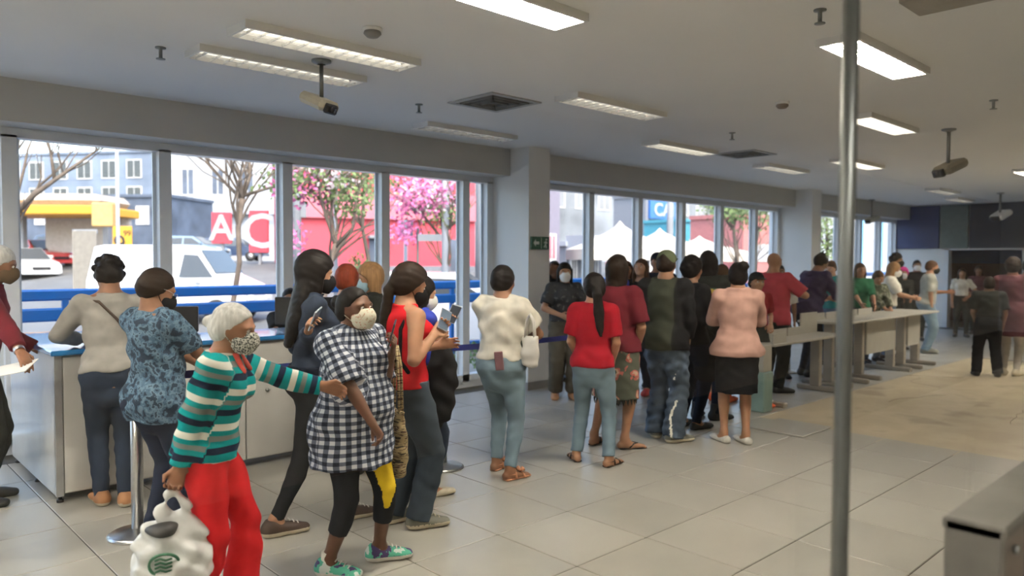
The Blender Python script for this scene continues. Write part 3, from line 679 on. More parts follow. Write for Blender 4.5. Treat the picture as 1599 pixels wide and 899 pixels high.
CG = plain('car_glass', (.05, .06, .07), .08, var=0); TYRE = plain('tyre', (.015, .015, .015), .8); HUBM = plain('hub', (.4, .4, .4), .35, .8); LAMPW = plain('head_lamp', (.8, .8, .78), .2, var=0); LAMPR = plain('tail_lamp', (.5, .02, .02), .3, var=0)
def car(loc, rz, col, label, cat='car', van=False, L=3.9, Wd=1.65, Hh=1.45):
    t = empty('van' if van else 'car', loc, rz, label, cat); pm = plain('paint_%s' % cat+label[:9], col, .25, var=0, coat=.6)
    if van: prof = [(-L/2, .35), (-L/2-.02, 1.0), (-L/2+.06, Hh-.05), (-L/2+.3, Hh), (.25, Hh), (.75, Hh-.12), (1.20, Hh*.62), (L/2-.25, Hh*.50), (L/2-.02, Hh*.42), (L/2, .35)]
    else: prof = [(-L/2, .35), (-L/2-.03, .75), (-L/2+.15, .92), (-L/2+.42, Hh-.05), (-L/2+.85, Hh), (.25, Hh-.02), (.95, .95), (L/2-.3, .82), (L/2-.02, .66), (L/2, .35)]
    Mx = frameM((0, 0, 0), (1, 0, 0), (0, 0, 1), (0, -1, 0))
    bm = bmesh.new(); n_ = len(prof); rings = []
    for yy, sc_ in ((-Wd/2, .0), (-Wd/2+.02, 1), (Wd/2-.02, 1), (Wd/2, 0)):
        ring = []
        for x, z_ in prof:
            tuck = .16*max(0, z_-.9)/.6 if abs(yy) > 0 else 0
            ring.append(bm.verts.new((x*(.985 if sc_ == 0 else 1), yy-math.copysign(tuck, yy), z_-(.02 if sc_ == 0 else 0))))
        rings.append(ring)
    for a, b_ in zip(rings[:-1], rings[1:]):
        for i in range(n_): bm.faces.new((a[i], a[(i+1) % n_], b_[(i+1) % n_], b_[i]))
    bm.faces.new(rings[0][::-1]); bm.faces.new(rings[-1]); bmesh.ops.recalc_face_normals(bm, faces=bm.faces)
    me = bpy.data.meshes.new('bodywork'); bm.to_mesh(me); bm.free(); bd = link('bodywork', me, pm, t)
    for sg in (-1, 1):
        yy = sg*(Wd/2+.004)
        def sp(x, z_): return (x, yy-sg*.16*max(0, z_-.9)/.6, z_)
        if van: pl = [[(.30, 1.12), (.36, Hh-.22), (.70, Hh-.24), (1.12, 1.12)]]
        else: pl = [[(-L/2+.5, .95), (-L/2+.62, Hh-.14), (-.32, Hh-.10), (-.32, .95)], [(-.24, .95), (-.24, Hh-.10), (.22, Hh-.12), (.80, .95)]]
        for q_ in pl: m = MB(); m.add([sp(*p) for p in q_]+[(p[0], sp(*p)[1]-sg*.01, p[1]) for p in q_], [(0, 1, 2, 3), (4, 7, 6, 5), (0, 4, 5, 1), (1, 5, 6, 2), (2, 6, 7, 3), (3, 7, 4, 0)]); m.build('side_window', CG, t)
        for x in (-L/2+.72, L/2-.72):
            wh = MB().tube([(x, sg*(Wd/2-.16), .30), (x, sg*(Wd/2+.012), .30)], .30, 20).build('wheel', TYRE, t)
            MB().tube([(x, sg*(Wd/2+.013), .30), (x, sg*(Wd/2+.025), .30)], .18, 14).build('hubcap', HUBM, wh)
        MB().box(L/2-.10, L/2-.0, sg*Wd*.32-.16, sg*Wd*.32+.16, .56, .70, bev=.02).build('head_lamp', LAMPW, t)
        MB().box(-L/2-.035, -L/2+.03, sg*Wd*.38-.10, sg*Wd*.38+.10, .62, .85, bev=.02).build('tail_lamp', LAMPR, t)
        MB().box(.72, .84, sg*(Wd/2+.02)-.06, sg*(Wd/2+.02)+.06, .98, 1.10, bev=.02).build('mirror', pm, t)
    zt = Hh-.10
    a, b_ = ((1.18, Hh*.64+.01), (.78, Hh-.13)) if van else ((.97, .965), (.32, Hh-.04))
    m = MB(); wv = Wd/2-.16; m.add([(a[0], -wv-.08, a[1]), (a[0], wv+.08, a[1]), (b_[0], wv-.04, b_[1]), (b_[0], -wv+.04, b_[1]), (a[0]+.012, -wv-.08, a[1]+.012), (a[0]+.012, wv+.08, a[1]+.012), (b_[0]+.012, wv-.04, b_[1]+.012), (b_[0]+.012, -wv+.04, b_[1]+.012)], [(0, 1, 2, 3), (4, 7, 6, 5), (0, 4, 5, 1), (1, 5, 6, 2), (2, 6, 7, 3), (3, 7, 4, 0)]); m.build('windscreen', CG, t)
    MB().box(L/2-.02, L/2+.05, -Wd*.45, Wd*.45, .30, .48, bev=.03).build('bumper', BLACKP if van else pm, t)
    MB().box(-L/2-.05, -L/2+.02, -Wd*.45, Wd*.45, .30, .50, bev=.03).build('bumper', BLACKP if van else pm, t)
    if not van: MB().box(L/2+.005, L/2+.055, -.35, .35, .50, .62, bev=.01).build('grille', BLACKP, t)
def onroad(px, d, dz=0): v = P(px, 400, d); v.z = gz(v.x, v.y)+dz; return v
car(onroad(286, 18.5), math.radians(-47), (.52, .53, .55), 'white delivery van parked beyond the railing left of the bare tree', 'van', True, 3.9, 1.65, 1.88)
car(onroad(64, 37), math.radians(-75), (.55, .05, .05), 'red hatchback parked at the far left under the yellow canopy')
car(onroad(36, 33), math.radians(-80), (.45, .47, .48), 'silver grey hatchback parked left of the red hatchback')
car(onroad(108, 42), math.radians(-60), (.05, .07, .11), 'dark blue car parked right of the red hatchback')
car(onroad(302, 44), math.radians(-40), (.16, .24, .34), 'grey blue car parked far behind the white van')
car(onroad(366, 47), math.radians(-40), (.03, .05, .10), 'dark car parked beneath the white lettered signs')
car(onroad(1015, 36), math.radians(-30), (.7, .7, .7), 'white car beyond the second window bay under the pale tents')
car(onroad(700, 13.4), math.radians(-44), (.72, .73, .74), 'pale silver car standing low just behind the blue railing')

def facade(name, pxa, da, pxb, db, z0, z1, mat, label, rows=(), winm=None, depth=5, extra=None, roofm=None):
    a = P(pxa, 400, da); b_ = P(pxb, 400, db); a.z = b_.z = 0; d = b_-a; L_ = d.length; rz = math.atan2(d.y, d.x)
    t = empty(name, (a.x, a.y, 0), rz, label, 'building')
    MB().box(0, L_, 0, depth, z0, z1).build('wall', mat, t); MB().box(-.1, L_+.1, -.12, depth, z1, z1+.18).build('cornice', roofm or mat, t)
    for (n_, za, zb, f0, f1, wf) in rows:
        for k in range(n_):
            c = L_*(f0+(f1-f0)*(k+.5)/n_); w2 = L_*(f1-f0)/n_*wf/2
            fr = MB().box(c-w2, c+w2, -.06, .02, za, zb).build('window', plain('ext_frame', (.45, .46, .47), .5), t)
            MB().box(c-w2+.08, c-.03, -.065, -.055, za+.08, zb-.08).box(c+.03, c+w2-.08, -.065, -.055, za+.08, zb-.08).build('pane', winm or CG, fr)
    if extra: extra(t, L_)
    return t
CONC = plain('ext_concrete', (.17, .185, .21), .8, var=.1, scale=.5); EWH = plain('ext_white', (.30, .33, .38), .7, var=.06, scale=.4); EDK = plain('ext_dark', (.06, .08, .12), .6, var=.3, scale=.8)
ERED = plain('ext_red', (.42, .035, .06), .6, var=.04, scale=.5); EPK = plain('ext_pink', (.40, .11, .15), .7, var=.05); YEL = plain('ext_yellow', (.55, .27, .02), .5, var=.03); TEAL = plain('ext_teal', (.05, .24, .32), .5)
SKB = plain('sign_blue', (.03, .12, .36), .5, var=.1)
# left: dark shop row, yellow canopy, gate and price board
facade('building', -60, 46, 262, 44, 0, 5.2, EDK, 'dark blue shop row behind the yellow canopy at far left', [(7, 3.6, 4.7, .1, .95, .5)], EWH)
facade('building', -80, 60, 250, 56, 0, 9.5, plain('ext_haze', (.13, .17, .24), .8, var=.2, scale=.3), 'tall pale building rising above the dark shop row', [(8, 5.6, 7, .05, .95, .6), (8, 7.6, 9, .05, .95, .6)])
def ex1(t, L_):
    boxo('sign_band', ERED, t, L_*.02, L_*.30, -.3, 0, 3.2, 3.9); boxo('shutter', CONC, t, L_*.30, L_*.46, -.05, 0, .6, 3.8)
    boxo('balcony', EWH, t, 0, L_, -.7, 0, 4.9, 5.3)
facade('building', 262, 56, 480, 56, 0, 11.2, EWH, 'white two storey building above the lettered red signs', [(4, 6.3, 8.3, .05, .9, .45)], EDK, extra=ex1)
cn = empty('station_canopy', PY(-20, 400, 36.0)*1, 0, 'yellow edged filling station canopy with white walls at far left', 'canopy')
cn.location.z = 0
a = P(-20, 400, 33); b_ = P(150, 400, 33); rz = math.atan2(b_.y-a.y, b_.x-a.x); cn.location = (a.x, a.y, 0); cn.rotation_euler = (0, 0, rz); Lc = (b_-a).length
MB().box(-3, Lc, 0, 4, 3.55, 3.95, bev=.05).build('yellow_band', YEL, cn); MB().box(Lc, Lc+.9, -.3, .3, 3.0, 4.05, bev=.05).build('corner_box', plain('ext_ochre', (.42, .27, .10), .5), cn)
MB().box(-3, Lc-.1, .4, 3.6, 3.9, 4.5, bev=.4).build('roof', plain('ext_cream', (.34, .30, .25), .7), cn); MB().box(.5, Lc-.2, 3.4, 3.6, 1.9, 3.6).build('wall_panel', plain('ext_offwhite', (.40, .38, .37), .7), cn)
for x in (.6, Lc-.3): MB().box(x-.12, x+.12, 1.4, 1.7, .4, 3.6).build('post', CONC, cn)
bd = P(180, 400, 24); gt = empty('metal_gate', (bd.x-1.0, bd.y+.9, gz(bd.x, bd.y)), math.radians(-46), 'ribbed grey metal gate left of the yellow price board', 'gate')
for k in range(12): MB().box(.02+k*.066, .07+k*.066, 0, .03, 0, 2.2).build('slat', plain('gate_grey', (.20, .19, .17), .5), gt)
MB().box(0, .82, .03, .06, .1, .2).box(0, .82, .03, .06, 2.1, 2.25).build('gate_frame', CONC, gt)
pbd = P(192, 400, 23.5); pb = empty('price_board', (pbd.x, pbd.y, gz(pbd.x, pbd.y)), math.radians(-46), 'yellow price board with a large black nine and a red corner', 'sign')
boxo('board', YEL, pb, -.30, .30, 0, .06, 1.1, 2.35, bev=.01); boxo('red_flash', ERED, pb, .05, .29, -.008, 0, 1.12, 1.35); boxo('stand', CONC, pb, -.04, .04, .0, .05, 0, 1.1)
text('numeral', '9', .85, BLACKP, frameM((-.08, -.008, 1.75), (1, 0, 0), (0, 0, 1), (0, -1, 0)), None, .006).parent = pb
text('numeral', '99', .26, BLACKP, frameM((.17, -.008, 2.12), (1, 0, 0), (0, 0, 1), (0, -1, 0)), None, .006).parent = pb
# lettered red signs and red shop
def letter_sign(px, d, w_, z0, z1, ch, label):
    p = P(px, 400, d); t = empty('shop_sign', (p.x, p.y, 0), math.radians(-43), label, 'sign')
    boxo('panel', ERED, t, -w_/2, w_/2, 0, .12, z0, z1, bev=.02); boxo('post', CONC, t, -.06, .06, .12, .24, 0, z1)
    text('letter', ch, (z1-z0)*1.15, EWH, frameM((0, -.012, (z0+z1)/2-.05), (1, 0, 0), (0, 0, 1), (0, -1, 0)), None, .01, bold=.02).parent = t
letter_sign(347, 36, .95, 2.35, 3.85, 'A', 'red sign panel with white letter A left of the tree'); letter_sign(405, 33, .85, 1.9, 3.75, 'C', 'red sign panel with white letter C right of the tree')
def ex2(t, L_):
    boxo('upper_band', EPK, t, 0, L_, -.25, 0, 3.3, 4.4); boxo('plinth', plain('ext_plinth', (.12, .13, .16), .7), t, 0, L_, -.05, 0, 0, 1.35)
    for a_, b2 in ((.42, .52), (.02, .07), (.86, .97)): boxo('doorway', EDK, t, L_*a_, L_*b2, -.06, 0, .8, 2.5)
    boxo('awning', CONC, t, L_*.41, L_*.53, -.6, 0, 2.5, 2.62)
facade('building', 445, 30, 742, 33, 0, 5.6, ERED, 'red shop building with pink upper band behind the blossoming trees', [], extra=ex2)
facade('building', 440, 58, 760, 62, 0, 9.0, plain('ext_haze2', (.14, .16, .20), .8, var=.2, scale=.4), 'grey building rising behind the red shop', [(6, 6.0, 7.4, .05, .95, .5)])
facade('building', 746, 35, 800, 35, 0, 5.5, plain('ext_lightblue', (.08, .26, .42), .6), 'light blue shop front right of the red shop', [(1, 2.7, 3.5, .5, .9, .8)], plain('ext_green', (.1, .45, .35), .5))
# second bay
facade('building', 845, 24, 874, 25, 0, 4.6, plain('ext_greypurple', (.15, .14, .19), .7), 'narrow grey purple building seen right of the first column', [(1, 1.6, 2.5, .2, .8, .8)], plain('ext_maroon', (.3, .12, .15), .6), depth=2)
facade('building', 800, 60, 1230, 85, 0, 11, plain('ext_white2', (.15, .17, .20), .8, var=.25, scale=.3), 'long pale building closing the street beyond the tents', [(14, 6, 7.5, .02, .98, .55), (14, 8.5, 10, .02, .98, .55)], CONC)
def ex3(t, L_):
    boxo('sign_board', SKB, t, .2, L_-.4, -.2, 0, 4.3, 5.5)
    text('letters', 'CAI', 1.15, EWH, frameM((L_*.42, -.215, 4.85), (1, 0, 0), (0, 0, 1), (0, -1, 0)), None, .02, bold=.02).parent = t
    text('letters', 'X', 1.15, plain('ext_orange', (.75, .20, .10), .5), frameM((L_*.86, -.215, 4.85), (1, 0, 0), (0, 0, 1), (0, -1, 0)), None, .02, bold=.02).parent = t
facade('building', 1008, 48, 1066, 50, 0, 5.7, plain('ext_grey3', (.18, .19, .22), .7), 'grey building with blue bank sign lettered in white', [], extra=ex3, depth=3)
facade('building', 1066, 44, 1118, 46, 0, 3.9, TEAL, 'teal shop front right of the blue bank sign', [(2, 2.0, 2.9, .1, .9, .6)], depth=3)
facade('building', 1160, 34, 1225, 36, 0, 3.6, plain('ext_palered', (.34, .13, .13), .6), 'pale red shop front beside the second column', [(1, 1.6, 2.4, .2, .8, .8)], EWH, depth=3)
facade('building', 1280, 34, 1420, 40, 0, 6, plain('ext_pale4', (.34, .38, .44), .6), 'pale blue building seen through the far windows', [(4, 1.2, 4.2, .05, .95, .5)], plain('ext_blue4', (.15, .38, .66), .5), depth=3)
CANV = plain('tent_canvas', (.46, .43, .38), .7, var=.02)
def tent(px, d, w_, z0, z1, label):
    p = P(px, 400, d); t = empty('market_tent', (p.x, p.y, 0), math.radians(-35), label, 'tent')
    h_ = w_/2; m = MB(); vs = []; n_ = 5
    for k in range(n_+1):
        r = h_*(1-k/n_)**1.5 if k else h_; zz = z0+(z1-z0)*(k/n_)
        vs += [(-r, -r, zz), (r, -r, zz), (r, r, zz), (-r, r, zz)]
    m.add(vs, [(4*k+j, 4*k+(j+1) % 4, 4*k+4+(j+1) % 4, 4*k+4+j) for k in range(n_) for j in range(4)], 0, True)
    m.box(-h_, h_, -h_, -h_+.02, z0-.35, z0).box(-h_, h_, h_-.02, h_, z0-.35, z0).box(-h_, -h_+.02, -h_, h_, z0-.35, z0).box(h_-.02, h_, -h_, h_, z0-.35, z0).build('canopy', CANV, t)
    for sx in (-1, 1):
        for sy in (-1, 1): MB().tube([(sx*(h_-.05), sy*(h_-.05), 0), (sx*(h_-.05), sy*(h_-.05), z0)], .04, 8).build('pole', CONC, t)
tent(968, 25, 3.0, 2.0, 2.95, 'cream peaked market tent, leftmost of the three tents'); tent(1030, 28, 3.2, 2.0, 2.85, 'cream peaked market tent in the middle of the three tents'); tent(1092, 32, 3.4, 1.95, 2.7, 'cream peaked market tent, rightmost of the three tents')
def ex4(t, L_): boxo('awning', EWH, t, 0, L_, -1.2, 0, 1.9, 2.6)
facade('building', 884, 30, 940, 31, 0, 2.2, plain('ext_grey5', (.14, .16, .19), .7), 'low white roofed kiosk left of the market tents', [(3, .8, 1.7, .05, .95, .6)], extra=ex4, depth=3, roofm=EWH)
# poles
def pole(px, d, z1, r, mat, label, arm=None, box_=None):
    p = onroad(px, d); t = empty('street_pole', p, math.radians(-45), label, 'pole'); MB().tube([(0, 0, 0), (0, 0, z1)], [r, r*.7], 10).build('shaft', mat, t)
    if arm: MB().tube([(0, 0, z1-.1), (arm*.5, 0, z1+.1), (arm, 0, z1+.1)], r*.5, 8).build('arm', mat, t)
    if box_: boxo('sign_plate', box_[3], t, box_[0], box_[1], -.02, .02, box_[2], box_[2]+(.4 if r > .04 else .12))
pole(186, 22, 5.0, .06, EWH, 'white lamp pole left of the second window mullion', .8); pole(465, 20, 6.5, .12, CONC, 'thick concrete utility pole left of the blossoming tree', None, (-.25, .25, 2.6, CONC))
pole(525, 16, 5.5, .05, EWH, 'thin white pole in front of the blossoming tree'); pole(634, 18, 2.6, .06, EWH, 'white sign pole under the pink blossom', None, (-.18, .18, 2.2, CONC))
pole(653, 13, 2.2, .03, BLACKP, 'thin black signpost holding a grey plate', None, (0, .42, 1.98, CONC)); pole(696, 17, 5.0, .10, EWH, 'pale light pole right of the pink blossom'); pole(752, 16, 6, .14, CONC, 'grey utility pole beside the first column')
pole(1046, 30, 5, .16, CONC, 'grey utility pole beneath the blue bank sign')
# trees
BARK = plain('bark', (.10, .08, .065), .9, var=.2, scale=6, bump=.5, bscale=25)
LG = plain('leaf_light', (.10, .15, .05), .6, var=.3, scale=3); LP = plain('blossom_pink', (.55, .15, .34), .7, var=.2, scale=3); LW = plain('blossom_white', (.42, .35, .38), .7, var=.1)
def tree(px, d, label, trunk, sub=4, seed=1, leaves=None, cat='tree', twl=1.2):
    """trunk: list of polylines (offset right, height, radius)"""
    p = onroad(px, d); t = empty('tree', p, YAW-math.pi/2, label, cat); R_ = random.Random(seed); m = MB(); tips = []
    tr = MB()
    for pl in trunk:
        pts = [(x, y, zz) for x, y, zz, r in pl]; (tr if pl is trunk[0] else m).tube(pts, [q[3]*.62 for q in pl], 9)
        tips.append((Vector(pts[-1]), Vector(pts[-1])-Vector(pts[-2]), pl[-1][3]))
        tips.append((Vector(pts[-2]), Vector(pts[-1])-Vector(pts[-2]), pl[-1][3]))
    tr.build('trunk', BARK, t)
    for (b0, dr_, r) in tips:
        for k in range(sub):
            q = b0.copy(); v = dr_.normalized()+Vector((R_.uniform(-.9, .9), R_.uniform(-.9, .9), R_.uniform(-.2, .8))); pts = [q.copy()]
            for j in range(5): v = (v.normalized()+Vector((R_.uniform(-.4, .4), R_.uniform(-.4, .4), R_.uniform(-.15, .35)))).normalized(); q = q+v*twl*.28; pts.append(q.copy())
            m.tube(pts, [max(r*.36, .012)*(1-.16*i) for i in range(6)], 5, cap=False)
            for j in (2, 4):
                v2 = (v+Vector((R_.uniform(-1, 1), R_.uniform(-1, 1), R_.uniform(-.3, .8)))).normalized(); m.tube([pts[j], pts[j]+v2*.25, pts[j]+v2*.5+Vector((0, 0, .05))], [.012, .008, .004], 4, cap=False)
    m.build('branch', BARK, t)
    for (cx_, cy_, cz_, rx, rz_, n_, mt, sz) in (leaves or []):
        l = MB()
        for k in range(n_):
            while True:
                u = Vector((R_.uniform(-1, 1), R_.uniform(-1, 1), R_.uniform(-1, 1)))
                if u.length < 1: break
            u = u*(.6+.4*R_.random()); c = Vector((cx_+u.x*rx, cy_+u.y*rx, cz_+u.z*rz_)); a = Vector((R_.uniform(-1, 1), R_.uniform(-1, 1), R_.uniform(-1, 1))).normalized()*sz; b2 = a.orthogonal().normalized()*sz*.6
            l.add([c-a, c+b2, c+a, c-b2], [(0, 1, 2, 3)])
        lo_ = l.build('foliage', mt, t); lo_['kind'] = 'stuff'
tree(12, 13, 'bare dark tree whose long bough crosses the leftmost window', [[(0, 0, 0, .13), (.05, 0, 1.6, .11), (.1, 0, 2.4, .10)], [(.1, 0, 2.35, .09), (.5, 0, 2.75, .07), (1.0, 0, 3.1, .05), (1.5, .1, 3.5, .03)], [(.85, 0, 3.0, .05), (.80, 0, 3.4, .04), (.7, 0, 3.9, .03)], [(.1, 0, 2.4, .07), (-.2, 0, 3.2, .05), (-.3, 0, 4, .03)]], 5, 2, twl=1.4)
tree(355, 13, 'bare grey street tree forking before the white building', [[(0, 0, -.1, .085), (.05, 0, .6, .075), (.22, 0, 1.6, .07), (.20, 0, 2.2, .075), (.28, 0, 2.7, .07)], [(.28, 0, 2.68, .06), (0, 0, 2.95, .045), (-.30, 0, 3.3, .03)], [(.28, 0, 2.68, .055), (.42, 0, 3.1, .04), (.40, 0, 3.6, .03)], [(.3, 0, 2.75, .05), (.9, .1, 2.95, .035), (1.2, .1, 3.3, .03)]], 6, 7, twl=1.5, leaves=[(.9, 0, 2.9, .5, .4, 60, LG, .05)])
tree(500, 14, 'forking street tree with green leaves and pink blossom before the red shop', [[(0, 0, -.1, .10), (.05, 0, .8, .09), (.20, 0, 1.6, .085), (.30, 0, 1.95, .08)], [(.30, 0, 1.9, .07), (.15, 0, 2.4, .05), (.0, 0, 2.9, .04)], [(.3, 0, 1.9, .07), (.62, 0, 2.25, .05), (.70, 0, 2.9, .04), (.75, 0, 3.4, .03)]], 6, 11,
     leaves=[(-.2, 0, 3.2, .9, .55, 500, LG, .055), (-.35, 0, 3.1, .7, .6, 260, LP, .055), (.6, 0, 2.9, .6, .6, 300, LG, .055), (.2, 0, 3.2, .8, .4, 160, LW, .06), (-.4, 0, 2.0, .3, .5, 60, LP, .05)])
tree(586, 15, 'slender tree with leaning trunk left of the pink blossom', [[(0, 0, -.1, .08), (-.1, 0, 1.5, .07), (-.25, 0, 2.3, .06), (-.2, 0, 3.3, .05)]], 5, 13, leaves=[(-.2, 0, 3.2, .8, .5, 260, LG, .055), (-.3, 0, 1.5, .3, .35, 90, LG, .05)])
tree(668, 17, 'tree full of pink blossom above the street in the fourth window', [[(.5, 0, -.1, .10), (.45, 0, 1.4, .09), (.35, 0, 2.2, .07)], [(.35, 0, 2.1, .06), (-.2, 0, 2.8, .04), (-.5, 0, 3.2, .03)], [(.35, 0, 2.1, .06), (.6, 0, 2.9, .04), (.7, 0, 3.4, .03)]], 5, 17,
     leaves=[(-.1, 0, 3.1, 1.0, .65, 800, LP, .06), (.0, 0, 3.1, 1.0, .6, 350, LW, .06), (-.5, 0, 2.3, .5, .4, 160, LP, .06), (.3, 0, 2.8, .8, .6, 220, LG, .055)])
tree(1150, 24, 'double trunked tree beside the second column', [[(0, 0, 0, .12), (.05, 0, 1.5, .10), (-.1, 0, 2.6, .08)], [(.5, 0, 0, .1), (.45, 0, 1.4, .09), (.7, 0, 2.6, .07)]], 5, 19, leaves=[(.2, 0, 3.4, 1.5, .9, 700, LG, .09)])
tree(1125, 40, 'leafy green tree above the teal shop front', [[(0, 0, 0, .15), (.05, 0, 2.0, .12), (0, 0, 3.6, .10)]], 5, 23, leaves=[(.1, 0, 3.9, 1.3, .9, 700, LG, .10)])
tree(1290, 28, 'leafy tree seen through the far windows behind the second column', [[(0, 0, 0, .12), (.05, 0, 2.0, .10), (0, 0, 3.0, .08)]], 4, 29, leaves=[(.0, 0, 2.6, 1.0, 1.2, 600, LG, .09)])
# ------------------------------------------------------------------ people
rnd = random.Random(4)
def V3(*a): return Vector(a)
def ik(S, T, l1, l2, hint):
    v = T-S; L = v.length
    if L > (l1+l2)*.998: T = S+v.normalized()*(l1+l2)*.998; v = T-S; L = v.length
    L = max(L, abs(l1-l2)+.02); a = (l1*l1-l2*l2+L*L)/(2*L); h = math.sqrt(max(l1*l1-a*a, 0)); d = v.normalized()
    n = hint-d*hint.dot(d); n = n.normalized() if n.length > 1e-4 else Vector((0, 0, -1))
    return S+d*a+n*h, S+d*L

def person(label, px, d, h, phi, sex='f', w=1.0, skin='skin_brown', hair=None, top=None, bottom=None, shoes=None,
           armL=None, armR=None, head=(0, 0), lean=0, stance=None, mask=None, res=.012, belly=0, extra=None, curl=.35, face=True,
           dy=0, sit=False, brows=True, fyaw=(8, -8), side_lean=0, cap=None, z=0, group=None):
    ray = YAW-math.atan((px-800)/FPX); psi = ray-math.radians(phi)
    base = P(px, 0, d); base.z = z
    s = h/1.70; q = w**.6
    R3 = Matrix.Rotation(-psi, 3, 'Z')
    loc = lambda pt: R3 @ (Vector(pt)-base)                   # world -> local
    hs = s**.5
    stance = stance or ((.02, .10), (-.02, -.10))
    an = [V3(stance[0][0], stance[0][1], .085*s), V3(stance[1][0], stance[1][1], .085*s)]
    hz_ = .885*s if not sit else .5
    pel = V3((0 if not sit else -.35), 0, hz_)
    mid = (stance[0][0]+stance[1][0])/2
    if not sit: pel.x = mid
    hip = [pel+V3(0, .085*s, 0), pel+V3(0, -.085*s, 0)]
    for i in (0, 1):                                          # lower the pelvis where the legs would not reach
        D = hip[i]-an[i]; r2 = (.83*s)**2-D.x**2-D.y**2
        if D.z**2 > max(r2, 0) and r2 > 0: pel.z = min(pel.z, an[i].z+math.sqrt(r2))
    hip = [pel+V3(0, .085*s, 0), pel+V3(0, -.085*s, 0)]
    knee = []
    for i in (0, 1):
        k, a = ik(hip[i], an[i], .425*s, .41*s, V3(1, .05*(1 if i == 0 else -1), .15)); knee.append(k)
    RL = Matrix.Rotation(math.radians(lean), 3, 'Y') @ Matrix.Rotation(math.radians(side_lean), 3, 'X')
    dz = pel.z-.885*s
    def U(x, y, zz):                                          # upper-body point given upright at this person's scale
        p = V3(x*s, y*s, zz*s+dz if not sit else (zz-.885)*s+pel.z)-V3(0, 0, pel.z)
        return RL @ p + pel
    shw = (.178 if sex == 'm' else .158)*(w**.35)
    sh = [U(-.01, shw, 1.375), U(-.01, -shw, 1.375)]
    nb = U(-.005, 0, 1.46)
    ht = V3(0, 0, 0)
    hc = U(.02, 0, 1.70)-V3(0, 0, 0)
    hc = U(.018, 0, 1.70-.118*hs/s)
    Rh = RL @ Matrix.Rotation(math.radians(head[0]), 3, 'Z') @ Matrix.Rotation(math.radians(head[1]), 3, 'Y')
    hf, hl, hu = Rh @ V3(1, 0, 0), Rh @ V3(0, 1, 0), Rh @ V3(0, 0, 1)
    if head[1]: hc = hc+hf*.0006*head[1]
    F = [list(hf), list(hl), list(hu)]
    H = lambda a, b, c: hc+(hf*a+hl*b+hu*c)*hs
    UA, FA, HA = .285*s, .245*s, .175*s
    arms = []
    for i, (arm, sg) in enumerate(((armL, 1), (armR, -1))):
        S = sh[i]; arm = arm or {}
        hint = V3(-.5, .45*sg, -.7)
        if 'hint' in arm: a, b, c = arm['hint']; hint = V3(a, b*sg, c)
        if 'px' in arm:
            T = loc(P(*arm['px'])); E_, Wr = ik(S, T, UA, FA, hint)
        elif 'to' in arm:
            a, b, c = arm['to']; T = V3(a*s, b*s*sg, c*s); E_, Wr = ik(S, T, UA, FA, hint)
        else:
            a, b, c = arm.get('ua', (-.03, .17, -1)); E_ = S+(V3(a, b*sg, c).normalized())*UA
            a, b, c = arm.get('fa', (.18, .02, -1)); Wr = E_+(V3(a, b*sg, c).normalized())*FA
        f = (Wr-E_).normalized()
        n = arm.get('palm'); n = V3(n[0], n[1]*sg, n[2]) if n else V3(-.15, -1*sg, -.1)
        n = n-f*n.dot(f); n = n.normalized() if n.length > .1 else V3(1, 0, 0)
        arms.append(dict(S=S, E=E_, W=Wr, f=f, n=n, sg=sg, curl=arm.get('curl', curl)))
    # ---- torso stations on the axis A0..nb
    A0 = U(0, 0, .78); AX = (nb-A0); AL = AX.length; axn = AX.normalized()
    tz = lambda zz: (zz-.78)/(1.46-.78)
    if sex == 'f':
        T0 = [(.78, .140, .100, 0), (.88, .172, .122, -.012), (.97, .158, .112, -.004), (1.08, .128, .094, .004), (1.20, .138, .100, .006), (1.30, .150, .108, .006), (1.38, .138, .086, -.006), (1.43, .080, .060, -.006), (1.46, .060, .055, 0)]
    else:
        T0 = [(.78, .130, .100, 0), (.88, .160, .116, -.010), (.97, .152, .110, 0), (1.08, .142, .102, .006), (1.20, .156, .110, .004), (1.30, .172, .116, .002), (1.38, .158, .092, -.006), (1.43, .090, .064, -.006), (1.46, .064, .058, 0)]
    def stn(off, offb=None, bel=belly, flare=0, zf=.9):
        o = []
        for zz, a, b, c in T0:
            q_ = w if zz < 1.25 else w**.6
            bb = bel*math.exp(-((zz-1.05)/.12)**2); fl = flare*max(0, zf-zz)
            o.append((tz(zz), a*s*q_+off+bb*.5+fl, b*s*q_+(off if offb is None else offb)+bb*.6+fl, c*s+bb*.6))
        return o
    # ---- body, one continuous surface
    B = Solid()
    B.tube(A0, nb, stn(0), (0, 1, 0), .03, t01=(tz(.86), 1))
    if sex == 'f':
        for sg in (1, -1): B.ell(U(.092*w**.5, .072*sg*w**.5, 1.265), NPV((.055, .062, .062))*s*q, k=.03)
    for sg in (1, -1): B.ell(U(-.066, .075*sg, .90), NPV((.066, .078, .082))*s*q, k=.04)
    B.tube(U(-.012, 0, 1.40), hc-hu*.055*hs-hf*.012, [(0, .068*s, .062*s), (.45, .052*s, .052*s), (1, .052*hs, .052*hs)], (0, 1, 0), .03)
    for i, A in enumerate(arms):
        B.tube(nb-V3(0, 0, .03*s), A['S'], [(0, .035*s, .04*s), (1, .048*s*q, .048*s*q)], (0, 1, 0), .04)
        B.tube(A['S'], A['E'], [(-.0, .050*s*q, .052*s*q), (.35, .046*s*q, .048*s*q), (1, .034*s*q, .035*s*q)], k=.02)
        B.tube(A['E'], A['W'], [(0, .035*s*q, .036*s*q), (.25, .038*s*q, .038*s*q), (1, .021*s, .026*s)], side=A['n'], k=.015)
        hand(B, A, HA, res)
